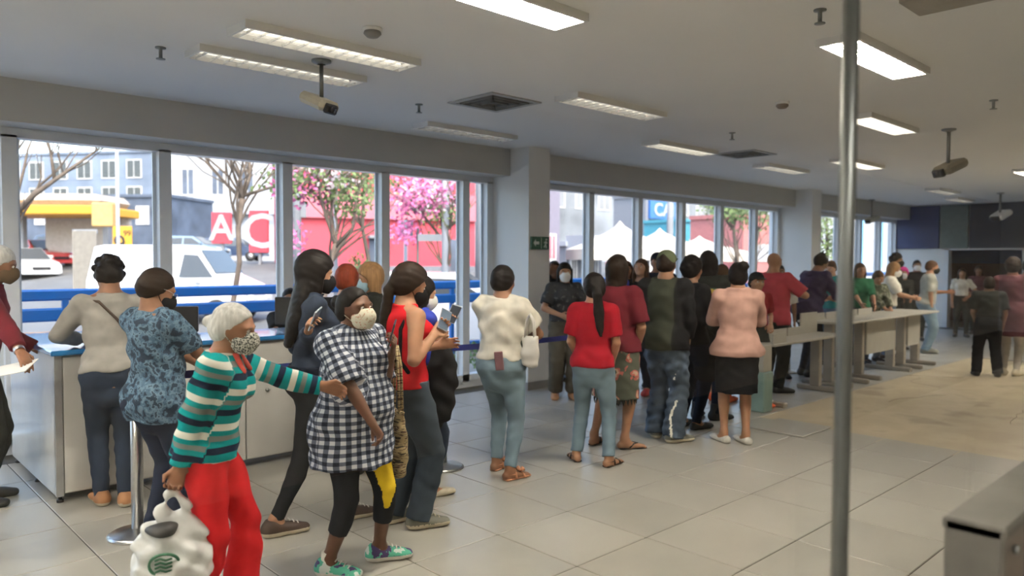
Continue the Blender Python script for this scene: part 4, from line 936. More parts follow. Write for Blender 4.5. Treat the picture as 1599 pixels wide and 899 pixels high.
    for i in (0, 1):
        B.tube(hip[i], knee[i], [(-.05, .088*s*q, .09*s*q), (.3, .080*s*q, .084*s*q), (1, .051*s*q, .053*s*q)], k=.03)
        B.tube(knee[i], an[i], [(0, .050*s*q, .054*s*q, 0), (.28, .050*s*q, .056*s*q, -.012*s), (.6, .038*s*q, .042*s*q, -.006*s), (1, .031*s, .035*s)], k=.02)
    fdir = []
    for i, sg in ((0, 1), (1, -1)):
        a = math.radians(fyaw[i]); fd = V3(math.cos(a), math.sin(a), 0); fdir.append(fd); fs_ = V3(-fd.y, fd.x, 0)
        heel = V3(an[i].x, an[i].y, 0)-fd*.035*s; toe = heel+fd*.215*s
        B.tube(heel+V3(0, 0, .036*s), toe+V3(0, 0, .02), [(0, .034*s, .034*s), (.35, .036*s, .034*s), (.75, .044*s, .022*s), (1, .036*s, .014*s)], fs_, .03)
        if shoes and shoes['kind'] in ('sandal', 'flipflop') and res < .011:
            for t_ in range(5):
                c = heel+fd*(.222-.012*abs(t_*1.0-(0 if sg > 0 else 4)))*s+fs_*(.030-.0155*t_)*s*1.0+V3(0, 0, .014); B.ell(c, (.016*s, .009*s, .010*s), k=.006)
        B.tube(an[i]+V3(0, 0, .02), heel+fd*.075*s+V3(0, 0, .03*s), [(0, .033*s, .036*s), (1, .034*s, .034*s)], (0, 1, 0), .03)
    # head
    B.ell(H(-.006, 0, .018), NPV((.094, .073, .086))*hs, F, .02)
    B.ell(H(.022, 0, -.045), NPV((.064, .055, .066))*hs, F, .035)
    B.ell(H(.060, 0, -.085), NPV((.022, .026, .018))*hs, F, .03)
    B.ell(H(.030, 0, -.01), NPV((.058, .060, .055))*hs, F, .03)
    if face:
        B.ell(H(.078, 0, .022), NPV((.012, .048, .010))*hs, F, .02)
        for sg in (1, -1): B.ell(H(.094, .030*sg, .004), NPV((.018, .016, .011))*hs, F, .010, 's'); B.ell(H(.066, .040*sg, -.028), NPV((.018, .017, .017))*hs, F, .02)
        B.rc(H(.086, 0, .004), H(.104, 0, -.030), .008*hs, .013*hs, .012)
        for sg in (1, -1): B.ell(H(.094, .011*sg, -.034), NPV((.010, .008, .008))*hs, F, .006)
        B.ell(H(.082, 0, -.056), NPV((.012, .024, .006))*hs, F, .006); B.ell(H(.080, 0, -.067), NPV((.012, .021, .007))*hs, F, .006)
    for sg in (1, -1): B.ell(H(-.004, .073*sg, -.010), NPV((.018, .008, .031))*hs, F, .008)
    me = B.mesh(res, 'body')
    name = 'person'
    body = link(name, me, MATS[skin]); body.location = base; body.rotation_euler = (0, 0, psi)
    props(body, label, 'person', group)
    out = dict(body=body, base=base, psi=psi, arms=arms, H=H, s=s, w2l=loc, l2w=lambda p: Matrix.Rotation(psi, 3, 'Z') @ Vector(p)+base)
    # eyes and brows
    if face:
        for sg in (1, -1):
            m = MB(); c = H(.083, .030*sg, .003)
            rr = .0115*hs; Mx = frameM(c, hf, hl, hu)
            prof = [(0.0001, -1), (.5, -.87), (.87, -.5), (1, 0), (.87, .5), (.62, .78), (.5, .87), (.28, .96), (.0001, 1)]
            for a, b in zip(prof[:-1], prof[1:]):
                vs = []
                for r_, z_ in (a, b):
                    for j in range(10): t = 2*math.pi*j/10; vs.append(Mx @ Vector((z_*rr, r_*rr*math.cos(t), r_*rr*math.sin(t))))
                m.add(vs, [(j, (j+1) % 10, 10+(j+1) % 10, 10+j) for j in range(10)], 1 if b[1] > .8 else 0, True)
            m.build('eye', [MATS['eye_white'], MATS['iris']], body)
            if brows:
                b = MB(); b.tube([H(.090, .014*sg, .021), H(.091, .030*sg, .027), H(.080, .048*sg, .021)], [.0028, .0038, .002], 6)
                b.build('eyebrow', MATS[(hair or {}).get('mat', 'hair_black')] if hair and hair.get('mat') != 'hair_white' else MATS['hair_grey'], body)
    # ---- clothes
    rc_ = res*1.08
    def fin(sol, nm, mat, rr=None, fold=None, attr=False):
        sol.fold = fold; me = sol.mesh(rr or rc_, nm)
        if attr: uv(me)
        return link(nm, me, mat, body)
    segs = [(A0, nb, .13*s*w, 0.0, 1)]
    for A in arms:
        segs += [(A['S'], A['E'], .05, .64*s, -1)]+([(A['E'], A['W'], .04, .64*s-UA, -1)] if top and top.get('sl', .3) > .54 else [])
    def uv(me):
        n = len(me.vertices); co = np.empty(n*3, np.float32); me.vertices.foreach_get('co', co); co = co.reshape(-1, 3)
        best = np.full(n, 9., np.float32); u = np.zeros(n, np.float32); v = np.zeros(n, np.float32)
        for A, Bp, r, u0, sgn in segs:
            A = NPV(A); D = NPV(Bp)-A; L = np.linalg.norm(D); D = D/L; t = (co-A) @ D
            tt = np.clip(t, -2 if r > .1 else -.03, L); c = A+tt[:, None]*D; q_ = co-c; raw = np.linalg.norm(q_, axis=1); dist = raw-r if r > .1 else np.where(raw < .098, raw-r-.02, 9)
            sd = NPV((0, 1, 0)); sd = sd-D*sd.dot(D); sd /= max(np.linalg.norm(sd), 1e-5); ww = np.cross(sd, D)
            ang = np.arctan2(q_ @ ww, q_ @ sd)*r*(1.1 if r > .1 else 1.2)
            m = dist < best; best[m] = dist[m]; u[m] = (u0+sgn*t)[m]; v[m] = ang[m]
        for nm, arr in (('u', u), ('v', v)):
            a = me.attributes.new(nm, 'FLOAT', 'POINT'); a.data.foreach_set('value', arr+5)
    if bottom:
        b = bottom; lo = b.get('loose', .010); M = MATS[b['mat']]; S_ = Solid()
        wz = b.get('waist', 1.02)
        if b['kind'] == 'pants':
            S_.tube(A0, nb, stn(min(lo, .008)), (0, 1, 0), .03, flat=(0, 1), t01=(tz(.80), tz(wz)))
            for sg in (1, -1): S_.ell(U(-.075, .075*sg, .90), NPV((.080, .088, .092))*s*q+min(lo, .010), k=.04)
            hem = b.get('hem', .06)
            for i in (0, 1):
                S_.tube(hip[i], knee[i], [(-.05, .092*s*q+min(lo, .008), .092*s*q+min(lo, .008)), (.3, .084*s*q+lo, .088*s*q+lo), (1, .053*s*q+lo, .055*s*q+lo)], k=.025)
                L = (knee[i]-an[i]); tt = 1-(hem*s-an[i].z)/max(L.z, .05)
                al = b.get('ankle', .0)
                S_.tube(knee[i], an[i], [(0, .052*s*q+lo, .056*s*q+lo, 0), (.28, .050*s*q+lo+al*.3, .057*s*q+lo+al*.3, -.010*s), (.6, .040*s*q+lo+al*.7, .044*s*q+lo+al*.7, -.005*s), (1, .034*s+lo+al, .037*s+lo+al), (1.4, .034*s+lo+al, .037*s+lo+al)], k=.02, flat=(0, 1), t01=(0, tt))
        else:
            fl = b.get('flare', .1); zh = b['hem']/s
            st = stn(lo, flare=0); a0 = st[1]
            zz = (tz(zh), a0[1]+fl*(.88-zh), a0[2]+fl*(.88-zh)*.9, 0)
            S_.tube(A0, nb, [zz]+st[1:], (0, 1, 0), .02, flat=(1, 1), t01=(tz(zh), tz(wz)))
            for sg in (1, -1): S_.ell(U(-.075, .075*sg, .90), NPV((.080, .088, .092))*s*q+min(lo, .010), k=.04)
        out['bottom'] = fin(S_, b.get('name', 'trousers' if b['kind'] == 'pants' else 'skirt'), M, fold=(b.get('fold', .0025), b.get('ff', 34), px*.1))
    if top:
        t = top; lo = t.get('loose', .014); S_ = Solid(); zh = t.get('hem', .90)/s; fl = t.get('flare', 0)
        st = stn(lo, flare=fl, zf=t.get('zf', 1.0)); st = [(a, b_*(1 if a < .93 else 1), c, o) for a, b_, c, o in st]
        st2 = [x for x in st if x[0] < tz(1.44)]
        if zh < .79:
            e = st[1]; zz = [(tz(zh), e[1]+fl*(.88-zh)*.7+.0, e[2]+fl*(.88-zh)*.7, 0)]; st2 = zz+[x for x in st2 if x[0] > .05]
        nz = t.get('neck', 1.445)
        st2 = st2+[(tz(nz), .075*s+lo, .068*s+lo, -.004)]
        S_.tube(A0, nb, st2, (0, 1, 0), .03, flat=(1, 1), t01=(tz(zh), tz(nz)))
        if sex == 'f':
            for sg in (1, -1): S_.ell(U(.090*w**.5, .070*sg*w**.5, 1.262), NPV((.058, .064, .064))*s*q+lo*.6, k=.04)
        if zh < .93:
            for sg in (1, -1): S_.ell(U(-.070, .072*sg, .92), NPV((.078, .088, .085))*s*q+max(lo, .020), k=.05)
            if zh < .88:
                for i in (0, 1): S_.ell(hip[i]-V3(0, 0, .02*s), NPV((.095, .095, .11))*s*q+max(lo, .018), None, .05)
            S_.half(A0+AX*tz(zh), -axn)
        sl = t.get('sl', .35); so = t.get('sloose', lo)
        if sl > 0:
            for i, A in enumerate(arms):
                f1 = min(1, sl/.54); end = A['S'].lerp(A['E'], f1)
                S_.tube(nb-V3(0, 0, .055*s), A['S']-V3(0, 0, .006), [(0, .035*s+lo, .036*s+lo*.5), (1, .048*s*q+lo*.8, .046*s*q+lo*.6)], (0, 1, 0), .04)
                r0, r1 = .052*s*q+so, (.036*s*q+so if sl >= .54 else .050*s*q+so*1.1)
                S_.tube(A['S'], A['E'], [(0, r0, r0), (f1 if f1 < 1 else 1, r1, r1)], k=.025, flat=(0, 1 if f1 < 1 else 0), t01=(0, f1))
                if sl > .54:
                    f2 = (sl-.54)/.46
                    S_.tube(A['E'], A['W'], [(0, r1, r1), (.3, r1+.002, r1+.002), (1, .026*s+so, .028*s+so)], side=A['n'], k=.02, flat=(0, 1), t01=(0, f2))
        else:
            for i, A in enumerate(arms):
                S_.tube(nb-V3(0, 0, .05*s), A['S'].lerp(nb, .25)-V3(0, 0, .02), [(0, .030*s+lo, .035*s+lo), (1, .030*s+lo, .030*s+lo)], (0, 1, 0), .04)
        out['top'] = fin(S_, t.get('name', 'shirt'), MATS[t['mat']], fold=(t.get('fold', .0035), t.get('ff', 26), px*.07+1), attr=t.get('attr', False))
        if t.get('collar'):
            C = Solid(); C.tube(U(-.01, 0, 1.41), U(.004, 0, 1.478), [(0, .088*s, .082*s), (1, .066*s, .064*s)], (0, 1, 0), 0, flat=(1, 1))
            for sg in (1, -1): C.rc(U(.055, .055*sg, 1.455), U(.100, .045*sg, 1.40), .016, .010, .02)
            link('collar', C.mesh(min(res, .008), 'collar'), MATS[t['collar']], body)
    if extra: extra(out, locals())
    # ---- shoes
    if shoes:
        k = shoes['kind']; rr = min(res, .0085)
        for i in (0, 1):
            fd = fdir[i]; fs_ = V3(-fd.y, fd.x, 0); heel = V3(an[i].x, an[i].y, 0)-fd*.04*s; S_ = Solid()
            L_ = .225*s
            if k in ('sneaker', 'boot', 'flat', 'shoe'):
                o = .010 if k != 'flat' else .006
                hh = .045 if k != 'flat' else .030
                S_.tube(heel+V3(0, 0, hh*s), heel+fd*L_+V3(0, 0, .024), [(0, .036*s+o, .038*s+o), (.35, .038*s+o, .036*s+o), (.75, .044*s+o, .026*s+o), (1, .036*s+o, .018*s+o*.6)], fs_, .02)
                if k in ('sneaker', 'shoe', 'boot'):
                    S_.tube(heel+fd*.03*s+V3(0, 0, .03), heel+fd*.03*s+V3(0, 0, .10*s if k != 'boot' else .17*s), [(0, .045*s, .052*s), (1, .040*s, .046*s)], fs_, .025, flat=(0, 1))
                S_.half((0, 0, .002), (0, 0, -1))
                if k == 'flat':
                    S_.ell(heel+fd*.085*s+V3(0, 0, .085*s), (.085*s, .05*s, .042*s), [list(fd), list(fs_), [0, 0, 1]], .006, 's')
                ms = [MATS[shoes['mat']], MATS[shoes.get('sole', shoes['mat'])]]
                me = S_.mesh(rr, 'shoe'); zc = np.empty(len(me.polygons)*3, np.float32); me.polygons.foreach_get('center', zc)
                zc = zc.reshape(-1, 3)[:, 2]; me.polygons.foreach_set('material_index', (zc < .030).astype(np.int32))
                sho = link('shoe', me, ms, body)
                if shoes.get('laces'):
                    lc = MB()
                    for j in range(4):
                        c = heel+fd*(.095+.026*j)*s+V3(0, 0, (.098-.012*j)*s); lc.tube([c-fs_*.022, c+V3(0, 0, .006), c+fs_*.022], .004, 6)
                    lc.build('lace', MATS[shoes['laces']], sho)
            else:
                S_.tube(heel+V3(0, 0, .010), heel+fd*(L_+.012)+V3(0, 0, .010), [(0, .040*s, .012), (.4, .038*s, .012), (.8, .048*s, .012), (1, .038*s, .012)], fs_, .01)
                S_.half((0, 0, .001), (0, 0, -1)); S_.half((0, 0, .016), (0, 0, 1))
                T_ = S_.mesh(.006, 'sole'); so_ = link('sandal', T_, MATS[shoes['mat']], body)
                m = MB(); top_z = .052*s
                if k == 'flipflop':
                    t0 = heel+fd*.175*s+V3(0, 0, .018)
                    for sg in (1, -1): m.tube([t0, t0+fd*(-.012)*s+V3(0, 0, .030), heel+fd*.12*s+fs_*.030*sg*s+V3(0, 0, .052), heel+fd*.075*s+fs_*.044*sg*s+V3(0, 0, .018)], .007, 6)
                else:
                    for fx, zz in ((.16, .042), (.075, .075)):
                        c = heel+fd*fx*s; m.tube([c+fs_*.049*s+V3(0, 0, .014), c+fs_*.040*s+V3(0, 0, zz*.75*s), c+V3(0, 0, (zz+.006)*s), c-fs_*.040*s+V3(0, 0, zz*.75*s), c-fs_*.049*s+V3(0, 0, .014)], .009, 6)
                    c = heel+V3(0, 0, .05*s); m.tube([heel+fd*.075*s+fs_*.043*s+V3(0, 0, .05*s), c-fd*.005+fs_*.02, c-fd*.008, c-fd*.005-fs_*.02, heel+fd*.075*s-fs_*.043*s+V3(0, 0, .05*s)], .006, 6)
                    if shoes.get('bow'):
                        c = heel+fd*.15*s+V3(0, 0, .055*s)
                        for a in range(5):
                            t = a*2*math.pi/5; m.tube([c, c+fd*.03*math.cos(t)+fs_*.035*math.sin(t)+V3(0, 0, .02)], [.006, .015], 7)
                m.build('strap', MATS[shoes.get('strap', shoes['mat'])], so_)
    # ---- hair
    if hair: make_hair(hair, H, F, hs, hf, hl, hu, hc, body, min(res, .010), s, U, sex)
    if mask:
        S_ = Solid(); S_.ell(H(.050, 0, -.050), NPV((.070, .068, .068))*hs, F, 0)
        S_.rc(H(.094, 0, -.012), H(.104, 0, -.042), .012*hs, .020*hs, .05); S_.rc(H(.104, 0, -.042), H(.084, 0, -.10), .020*hs, .022*hs, .05)
        S_.half(H(0, 0, -.012), hu+hf*-.15); S_.half(H(.030, 0, -.05), -hf); S_.half(H(0, 0, -.112), -hu)
        mo = link('face_mask', S_.mesh(min(res, .008), 'face_mask'), MATS[mask], body)
        m = MB()
        for sg in (1, -1):
            m.tube([H(.045, .063*sg, -.022), H(.015, .074*sg, -.004), H(-.012, .078*sg, .012), H(-.022, .078*sg, -.014), H(-.004, .074*sg, -.040), H(.042, .058*sg, -.075)], .0022, 5)
        m.build('ear_loop', MATS[mask] if mask.startswith('mask_w') is False else MATS['mask_white'], mo)
    if cap:
        S_ = Solid(); S_.ell(H(-.004, 0, .034), NPV((.106, .088, .090))*hs, F, 0); S_.half(H(0, 0, .010), -hu+hf*.35)
        c = link('cap', S_.mesh(min(res, .009), 'cap'), MATS[cap], body)
        S2 = Solid(); S2.ell(H(.105, 0, .040), NPV((.07, .07, .010))*hs, F, 0); S2.half(H(.06, 0, 0), -hf)
        link('visor', S2.mesh(min(res, .008), 'visor'), MATS[cap], c)
    return out

def hand(B, A, HA, res):
    f, n, sg, W_, c = A['f'], A['n'], A['sg'], A['W'], A['curl']
    v = (f.cross(n) if sg < 0 else n.cross(f)).normalized()          # towards the thumb
    pl = HA*.52; K = W_+f*pl; fr = max(.0078, res*.72); sp = max(.0185*HA/.175, fr*2.35)
    B.tube(W_-f*.01, K, [(0, .020, .024), (.4, .015, .034), (1, .013, .039)], side=n, k=.012)
    ln = [.80, .95, 1.0, .88]                                         # little finger .. index
    for j in range(4):
        off = (j-1.5)*sp; L = HA*.46*ln[j if True else 0]
        p0 = K+v*off*(.95)-f*.008
        def rot(a): return (f*math.cos(a)+n*math.sin(a)+v*(j-1.5)*.06).normalized()
        a1, a2, a3 = c*.8+.05*j*c, c*2.0, c*3.0
        p1 = p0+rot(a1)*L*.45; p2 = p1+rot(a2)*L*.32; p3 = p2+rot(a3)*L*.23
        B.rc(p0, p1, fr*1.08, fr, .004); B.rc(p1, p2, fr, fr*.95, .003); B.rc(p2, p3, fr*.95, fr*.8, .003)
    t0 = W_+f*.022+v*.024; t1 = t0+(f*.65+v*.7+n*.25).normalized()*HA*.24; t2 = t1+(f*.9+v*(.25-c*.5)+n*(.2+c*.6)).normalized()*HA*.19
    B.rc(t0, t1, fr*1.5, fr*1.25, .008); B.rc(t1, t2, fr*1.2, fr*.9, .004)

def make_hair(hr, H, F, hs, hf, hl, hu, hc, body, res, s, U, sex):
    k = hr['kind']; M = MATS[hr['mat']]; S_ = Solid()
    if k == 'bald': return
    vol = hr.get('vol', 0)
    r = NPV((.108+vol, .086+vol, .104+vol) if k not in ('short', 'crop', 'balding', 'bun') else (.103+vol, .080+vol, .098+vol))*hs
    S_.ell(H(-.014, 0, .020+vol*.4), r, F, 0)
    if k in ('short', 'crop', 'balding'):
        S_.ell(H(-.035, 0, -.03), NPV((.075, .078, .055))*hs, F, .03)
    if k in ('long', 'bob', 'ponytail', 'bun', 'curly'):
        S_.ell(H(-.040, 0, -.03), NPV((.072, .080, .065))*hs, F, .03)
    S_.half(H(0, 0, -.040) if k not in ('bun', 'ponytail') else H(.013, 0, -.02), (hf*.745-hu*.667) if k not in ('bun', 'ponytail') else (hf*.86-hu*.51)) if k != 'balding' else S_.half(H(0, 0, -.01), (hf*.35+hu*.45))
    if k == 'fringe_none': pass
    if k in ('long', 'bob'):
        L = hr.get('len', .35); a = hc-hf*.035*hs+hu*.0
        dn = V3(0, 0, -1); wide = hr.get('wide', .085)
        e = a+dn*L; bk = V3(hr.get('back', -.11) if k == 'long' else -.02, 0, 0); e = e+bk*s+V3(0, hr.get('shift', 0), 0)
        S_.tube(a, e, [(0, .080*hs, .066*hs), (.35, wide*1.08*hs, .062*hs), (.7, wide*hs*1.02, .052*hs), (1, wide*.6*hs, .026*hs)], (0, 1, 0), .02)
        if k == 'bob' or hr.get('sides'):
            for sg in (1, -1): S_.tube(H(-.005, .074*sg, .02), H(0, .080*sg, -.13 if k == 'bob' else -.20), [(0, .022*hs, .04*hs), (.6, .024*hs, .045*hs), (1, .012*hs, .02*hs)], (0, 1, 0), .015)
    if k == 'ponytail':
        L = hr.get('len', .4); a = H(-.10, 0, hr.get('at', .01)); sx = hr.get('shift', 0)
        b = V3(a.x-.04, a.y+sx*.3, a.z-.08); e = V3(min(a.x, -.10)-.025, a.y+sx, a.z-L)
        S_.rc(a, b, .028, .034, .02); S_.tube(b, e, [(0, .034, .030), (.4, .044, .034), (.8, .032, .026), (1, .010, .010)], (0, 1, 0), .02)
    if k == 'bun':
        p = hr.get('at', (-.10, 0, .05)); rb = hr.get('r', .040)
        S_.ell(H(*p), NPV((rb, rb*1.05, rb*.95)), F, .012)
    if k == 'curly':
        R_ = random.Random(int(hc.z*999))
        for i in range(34):
            th = R_.uniform(0, 2*math.pi); ph = R_.uniform(-.35, 1.5)
            c = H(-.02+.098*math.cos(th)*math.cos(ph), .084*math.sin(th)*math.cos(ph), .025+.095*math.sin(ph))
            q = (c-hc); 
            if q.dot(hf)*.745-q.dot(hu)*.667 > .02: continue
            S_.ell(c, (.026, .026, .026), None, .008)
    if k == 'updo':
        S_.ell(H(-.03, 0, .10), NPV((.05, .05, .04)), F, .02)
        for i in range(4): S_.rc(H(-.03, 0, .11), H(-.05+.03*i, .02*(i % 2)-.01, .17), .012, .005, .01)
    S_.fold = (.0012, 70, hc.z*7)
    return link('hair', S_.mesh(max(res, .007), 'hair'), M, body)
# ------------------------------------------------------------------ the people, by where they stand
D = dict
NEAR, MID, FAR = .0072, .0105, .0135
def handpt(o, i, k=.6): A = o['arms'][i]; return o['l2w'](A['W']+A['f']*(.175*o['s']*k)+A['n']*.02)
def hold_phone(o, i, label, col='pale', tilt=0, up=None):
    A = o['arms'][i]; c = o['l2w'](A['W']+A['f']*(.10*o['s'])+A['n']*.024); R3 = Matrix.Rotation(o['psi'], 3, 'Z'); f = R3 @ A['f']; n = R3 @ A['n']; v = f.cross(n).normalized()
    ax = (f*.8+Vector((0, 0, .6))).normalized(); ax = (ax-n*ax.dot(n)).normalized(); v = n.cross(ax)
    M = frameM(c+ax*.03, v, ax, n)
    t = empty('mobile_phone', (0, 0, 0), 0, label, 'phone'); t.matrix_basis = M
    boxo('case', plain('phone_'+col, dict(pale=(.55, .62, .72), dark=(.03, .03, .04), grey=(.30, .28, .30))[col], .3, var=.1, scale=40), t, -.037, .037, -.075, .075, -.004, .004, bev=.003)
    boxo('screen', plain('phone_screen', (.10, .14, .20), .1, var=0), t, -.033, .033, -.068, .068, .0041, .0048)
    MB().tube([(-.02, .055, -.0045), (-.02, .055, -.006)], .008, 10).build('camera_lens', BLACKP, t)
    return t
def strap_extra(pts, mat, nm='bag_strap', r=.011):
    def f(o, L):
        m = MB(); m.tube([L['U'](*p) for p in pts], r, 6, flat=.3); m.build(nm, MATS[mat], o['body'])
    return f
def bag(loc, rz, w_, h_, dp_, mat, label, strap=.3, nm='handbag'):
    t = empty(nm, loc, rz, label, 'bag'); S_ = Solid()
    S_.tube((0, 0, -h_), (0, 0, 0), [(0, w_*.5, dp_*.5), (.3, w_*.52, dp_*.6), (.85, w_*.46, dp_*.35), (1, w_*.42, dp_*.12)], (0, 1, 0), 0, flat=(0, 1)); S_.fold = (.004, 30, w_*9)
    link('pouch', S_.mesh(.009, 'pouch'), mat, t)
    if strap:
        for sg in (-1, 1): MB().tube([(sg*dp_*.1, -w_*.3, -.02), (sg*dp_*.1, -w_*.2, strap*.7), (sg*dp_*.05, 0, strap), (sg*dp_*.1, w_*.2, strap*.7), (sg*dp_*.1, w_*.3, -.02)], .008, 7).build('handle', mat, t)
    return t

# 1 grey haired man, left edge
o = person('grey-haired man in maroon jumper with brown mask at the left edge, holding paper', -44, 4.95, 1.75, 95, 'm', 1.0, 'skin_brown', D(kind='short', mat='hair_white'),
    D(mat='c_maroon', sl=.93, hem=.92, collar=None, loose=.018), D(kind='pants', mat='c_black2', loose=.018, ankle=.01), D(kind='shoe', mat='shoe_black'),
    armL=D(ua=(.25, .1, -1), fa=(.8, 0, -.5)), armR=D(px=(34, 560, 4.6), palm=(0, 0, -1), hint=(.7, .2, -.8)), head=(0, 12), lean=10, mask='mask_brown', res=.0085)
w_ = o['arms'][1]; M_ = MB(); a = w_['W']-w_['f']*.012; M_.tube([a-w_['f']*.010, a+w_['f']*.012], .033, 16, cap=False); M_.build('wristwatch', STEEL, o['body'])
hp = handpt(o, 1, .5); ps = MB().box(-.16, .12, -.10, .10, 0, .004).box(-.18, .10, -.08, .12, -.004, -.001).build('paper_sheet', PAPER); ps.location = hp+Vector((-.07, 0, -.03)); ps.rotation_euler = (.25, -.2, -.6); props(ps, 'white papers held at waist height by the man at the left edge', 'paper')
# 2 grey jumper, back
o = person('person in light grey jumper with crossbody strap leaning on the blue counter, seen from behind', 174, 4.97, 1.665, -6, 'f', 1.12, 'skin_brown', D(kind='curly', mat='hair_black'),
    D(mat='c_grey', sl=.95, hem=.89, loose=.016, fold=.005), D(kind='pants', mat='jeans_dark', loose=.010, ankle=.006), D(kind='shoe', mat='shoe_tan', sole='shoe_cream'),
    armL=D(to=(.40, .16, 1.10), hint=(-.2, 1.0, -.5), palm=(0, 0, -1)), armR=D(to=(.42, .12, 1.10), hint=(-.2, .9, -.5), palm=(0, 0, -1)), head=(0, 25), lean=9, res=.0085, stance=((.05, .07), (-.05, -.06)),
    extra=strap_extra([(-.02, .16, 1.40), (-.115, .08, 1.38), (-.14, -.02, 1.26), (-.125, -.10, 1.14), (-.06, -.17, 1.03), (.06, -.17, .95)], 'shoe_brown'))
# 3 floral tee man
o = person('man in blue floral tee and black mask beside the counter, looking down', 240, 4.22, 1.60, 56, 'm', .98, 'skin_brown', D(kind='crop', mat='hair_dark'),
    D(mat='floral_blue', sl=.42, hem=.74, loose=.018, flare=.02, sloose=.024, fold=.006), D(kind='pants', mat='c_navy', loose=.010, ankle=.010), D(kind='shoe', mat='shoe_black'),
    armL=D(to=(.42, .14, 1.05), palm=(0, 0, -1)), armR=D(to=(.40, .10, 1.02), hint=(-.6, .3, -1), palm=(0, 0, -1)), head=(-12, 30), lean=-2, stance=((.02, .075), (.0, -.075)), mask='mask_black', res=.0085, belly=.03)
g_ = MB(); H = o['H']
for sg in (1, -1):
    c = H(.105, .032*sg, .0); g_.tube([c+(H(0, .022*math.cos(t), .016*math.sin(t))-H(0, 0, 0)) for t in [k*math.pi/6 for k in range(13)]], .0016, 5, cap=False); g_.tube([H(.102, .054*sg, .004), H(.04, .078*sg, .006), H(-.01, .078*sg, .0)], .0016, 5)
g_.tube([H(.108, -.012, .004), H(.108, .012, .004)], .0016, 5); g_.build('spectacles', STEEL, o['body'])
# 4 striped jumper elder
o = person('elderly woman in teal striped jumper and red trousers, with white bun and checked mask', 314, 3.38, 1.46, 108, 'f', .98, 'skin_brown', D(kind='bun', mat='hair_white', at=(-.125, 0, -.01), r=.028),
    D(mat='stripes', sl=.97, hem=.76, loose=.024, neck=1.43, sloose=.020, fold=.006, flare=.02, attr=True, name='jumper'), D(kind='pants', mat='c_redpants', loose=.016, ankle=.038, fold=.004, ff=20, hem=.05), D(kind='shoe', mat='shoe_white'),
    armR=D(px=(267, 765, 3.22), palm=(0, 1, 0), curl=.95, hint=(-1, .25, -.1)), armL=D(px=(545, 617, 3.72), hint=(-.1, .3, -1), palm=(0, -1, -.3), curl=.5),
    head=(-4, 8), lean=9, stance=((.13, .07), (-.07, -.06)), mask='mask_check', res=NEAR)
C = Solid(); H = o['H']
ls = Matrix.Rotation(0, 3, 'Z')
def collar(o, mat, s_=1.0):
    A0_, A1_ = o['arms'][0]['S'], o['arms'][1]['S']; mid_ = (A0_+A1_)/2; up = (o['H'](0, 0, -.1)-mid_)
    C = Solid(); C.tube(mid_-up*.0, mid_+up*.75, [(0, .105, .092), (.5, .080, .072), (1, .070, .066)], (0, 1, 0), 0, flat=(1, 1))
    for sg in (1, -1): C.rc(mid_+up*.35+V3(.06, .035*sg, 0), mid_+V3(.115, .05*sg, -.035), .020, .010, .02)
    C.ell(mid_+up*.1+V3(.11, 0, -.02), (.03, .016, .05), None, .004, 's')
    link('collar', C.mesh(.007, 'collar'), MATS[mat], o['body'])
collar(o, 'c_collar')
# 5 plastic bag
hp = handpt(o, 1, .55); pbg = empty('plastic_bag', hp+Vector((0, 0, -.01)), o['psi']+.3, 'white plastic carrier bag with dark contents hanging from the elderly hand', 'bag')
PL = plain('bag_plastic', (.62, .64, .64), .35, var=.10, scale=9, bump=.8, bscale=14)
S_ = Solid(); S_.ell((-.01, 0, -.245), (.128, .085, .125), None, 0); S_.ell((.03, .01, -.30), (.10, .09, .075), None, .05); S_.ell((-.05, -.01, -.30), (.085, .08, .07), None, .05)
for sx in (-1, 1): S_.tube((sx*.075, 0, -.20), (sx*.012, 0, -.005), [(0, .030, .045), (.6, .018, .022), (1, .010, .010)], (0, 1, 0), .03)
S_.fold = (.008, 42, 3.1); link('sack', S_.mesh(.0062, 'sack'), PL, pbg); pbg.scale = (1.14, 1.14, 1.14)
S_ = Solid(); S_.ell((-.035, -.040, -.135), (.055, .045, .028), None, 0); S_.fold = (.004, 40, 1); link('contents', S_.mesh(.006, 'contents'), plain('bag_contents', (.03, .03, .03), .5), pbg)
lg_ = MB(); GB = plain('logo_green', (.03, .13, .07), .5, var=0)
Ml = frameM((-.03, -.096, -.25), (1, 0, 0), (0, -.15, 1), (0, -1, 0))
lg_.tube([Ml @ Vector((.05*math.cos(k*math.pi/12), .043*math.sin(k*math.pi/12), .004-.25*(.05*math.cos(k*math.pi/12))**2/.05)) for k in range(25)], .0055, 6, cap=False)
for k in range(4): lg_.tube([Ml @ Vector((-.03, .022-.015*k, .004)), Ml @ Vector((-.012, .028-.015*k, .006)), Ml @ Vector((.006, .020-.015*k, .006)), Ml @ Vector((.028, .024-.015*k, .004))], .0042, 6)
lg_.build('printed_emblem', GB, pbg)
# 6 long-haired woman with phone
o = person('woman with long black hair in dark jacket and leggings, black mask, holding a phone', 452, 4.50, 1.69, 80, 'f', .93, 'skin_tan', D(kind='long', mat='hair_black', len=.44, wide=.11, sides=True, vol=.012, back=-.13),
    D(mat='c_denimjacket', sl=.97, hem=1.0, loose=.022, sloose=.016, fold=.006, flare=.05, name='jacket'), D(kind='pants', mat='c_leggings', loose=.004, hem=.09, fold=.001), D(kind='sneaker', mat='shoe_brown', sole='shoe_cream', laces='shoe_white'),
    armR=D(px=(482, 516, 4.30), hint=(-.3, .2, -1), palm=(.2, .9, .35), curl=.55), armL=D(to=(.24, .06, 1.02), hint=(-.3, .5, -.8)), head=(6, 14), stance=((.36, .05), (-.10, -.05)), mask='mask_black', res=NEAR, fyaw=(4, 6))
hold_phone(o, 1, 'pale blue phone held up by the long-haired woman in the dark jacket')
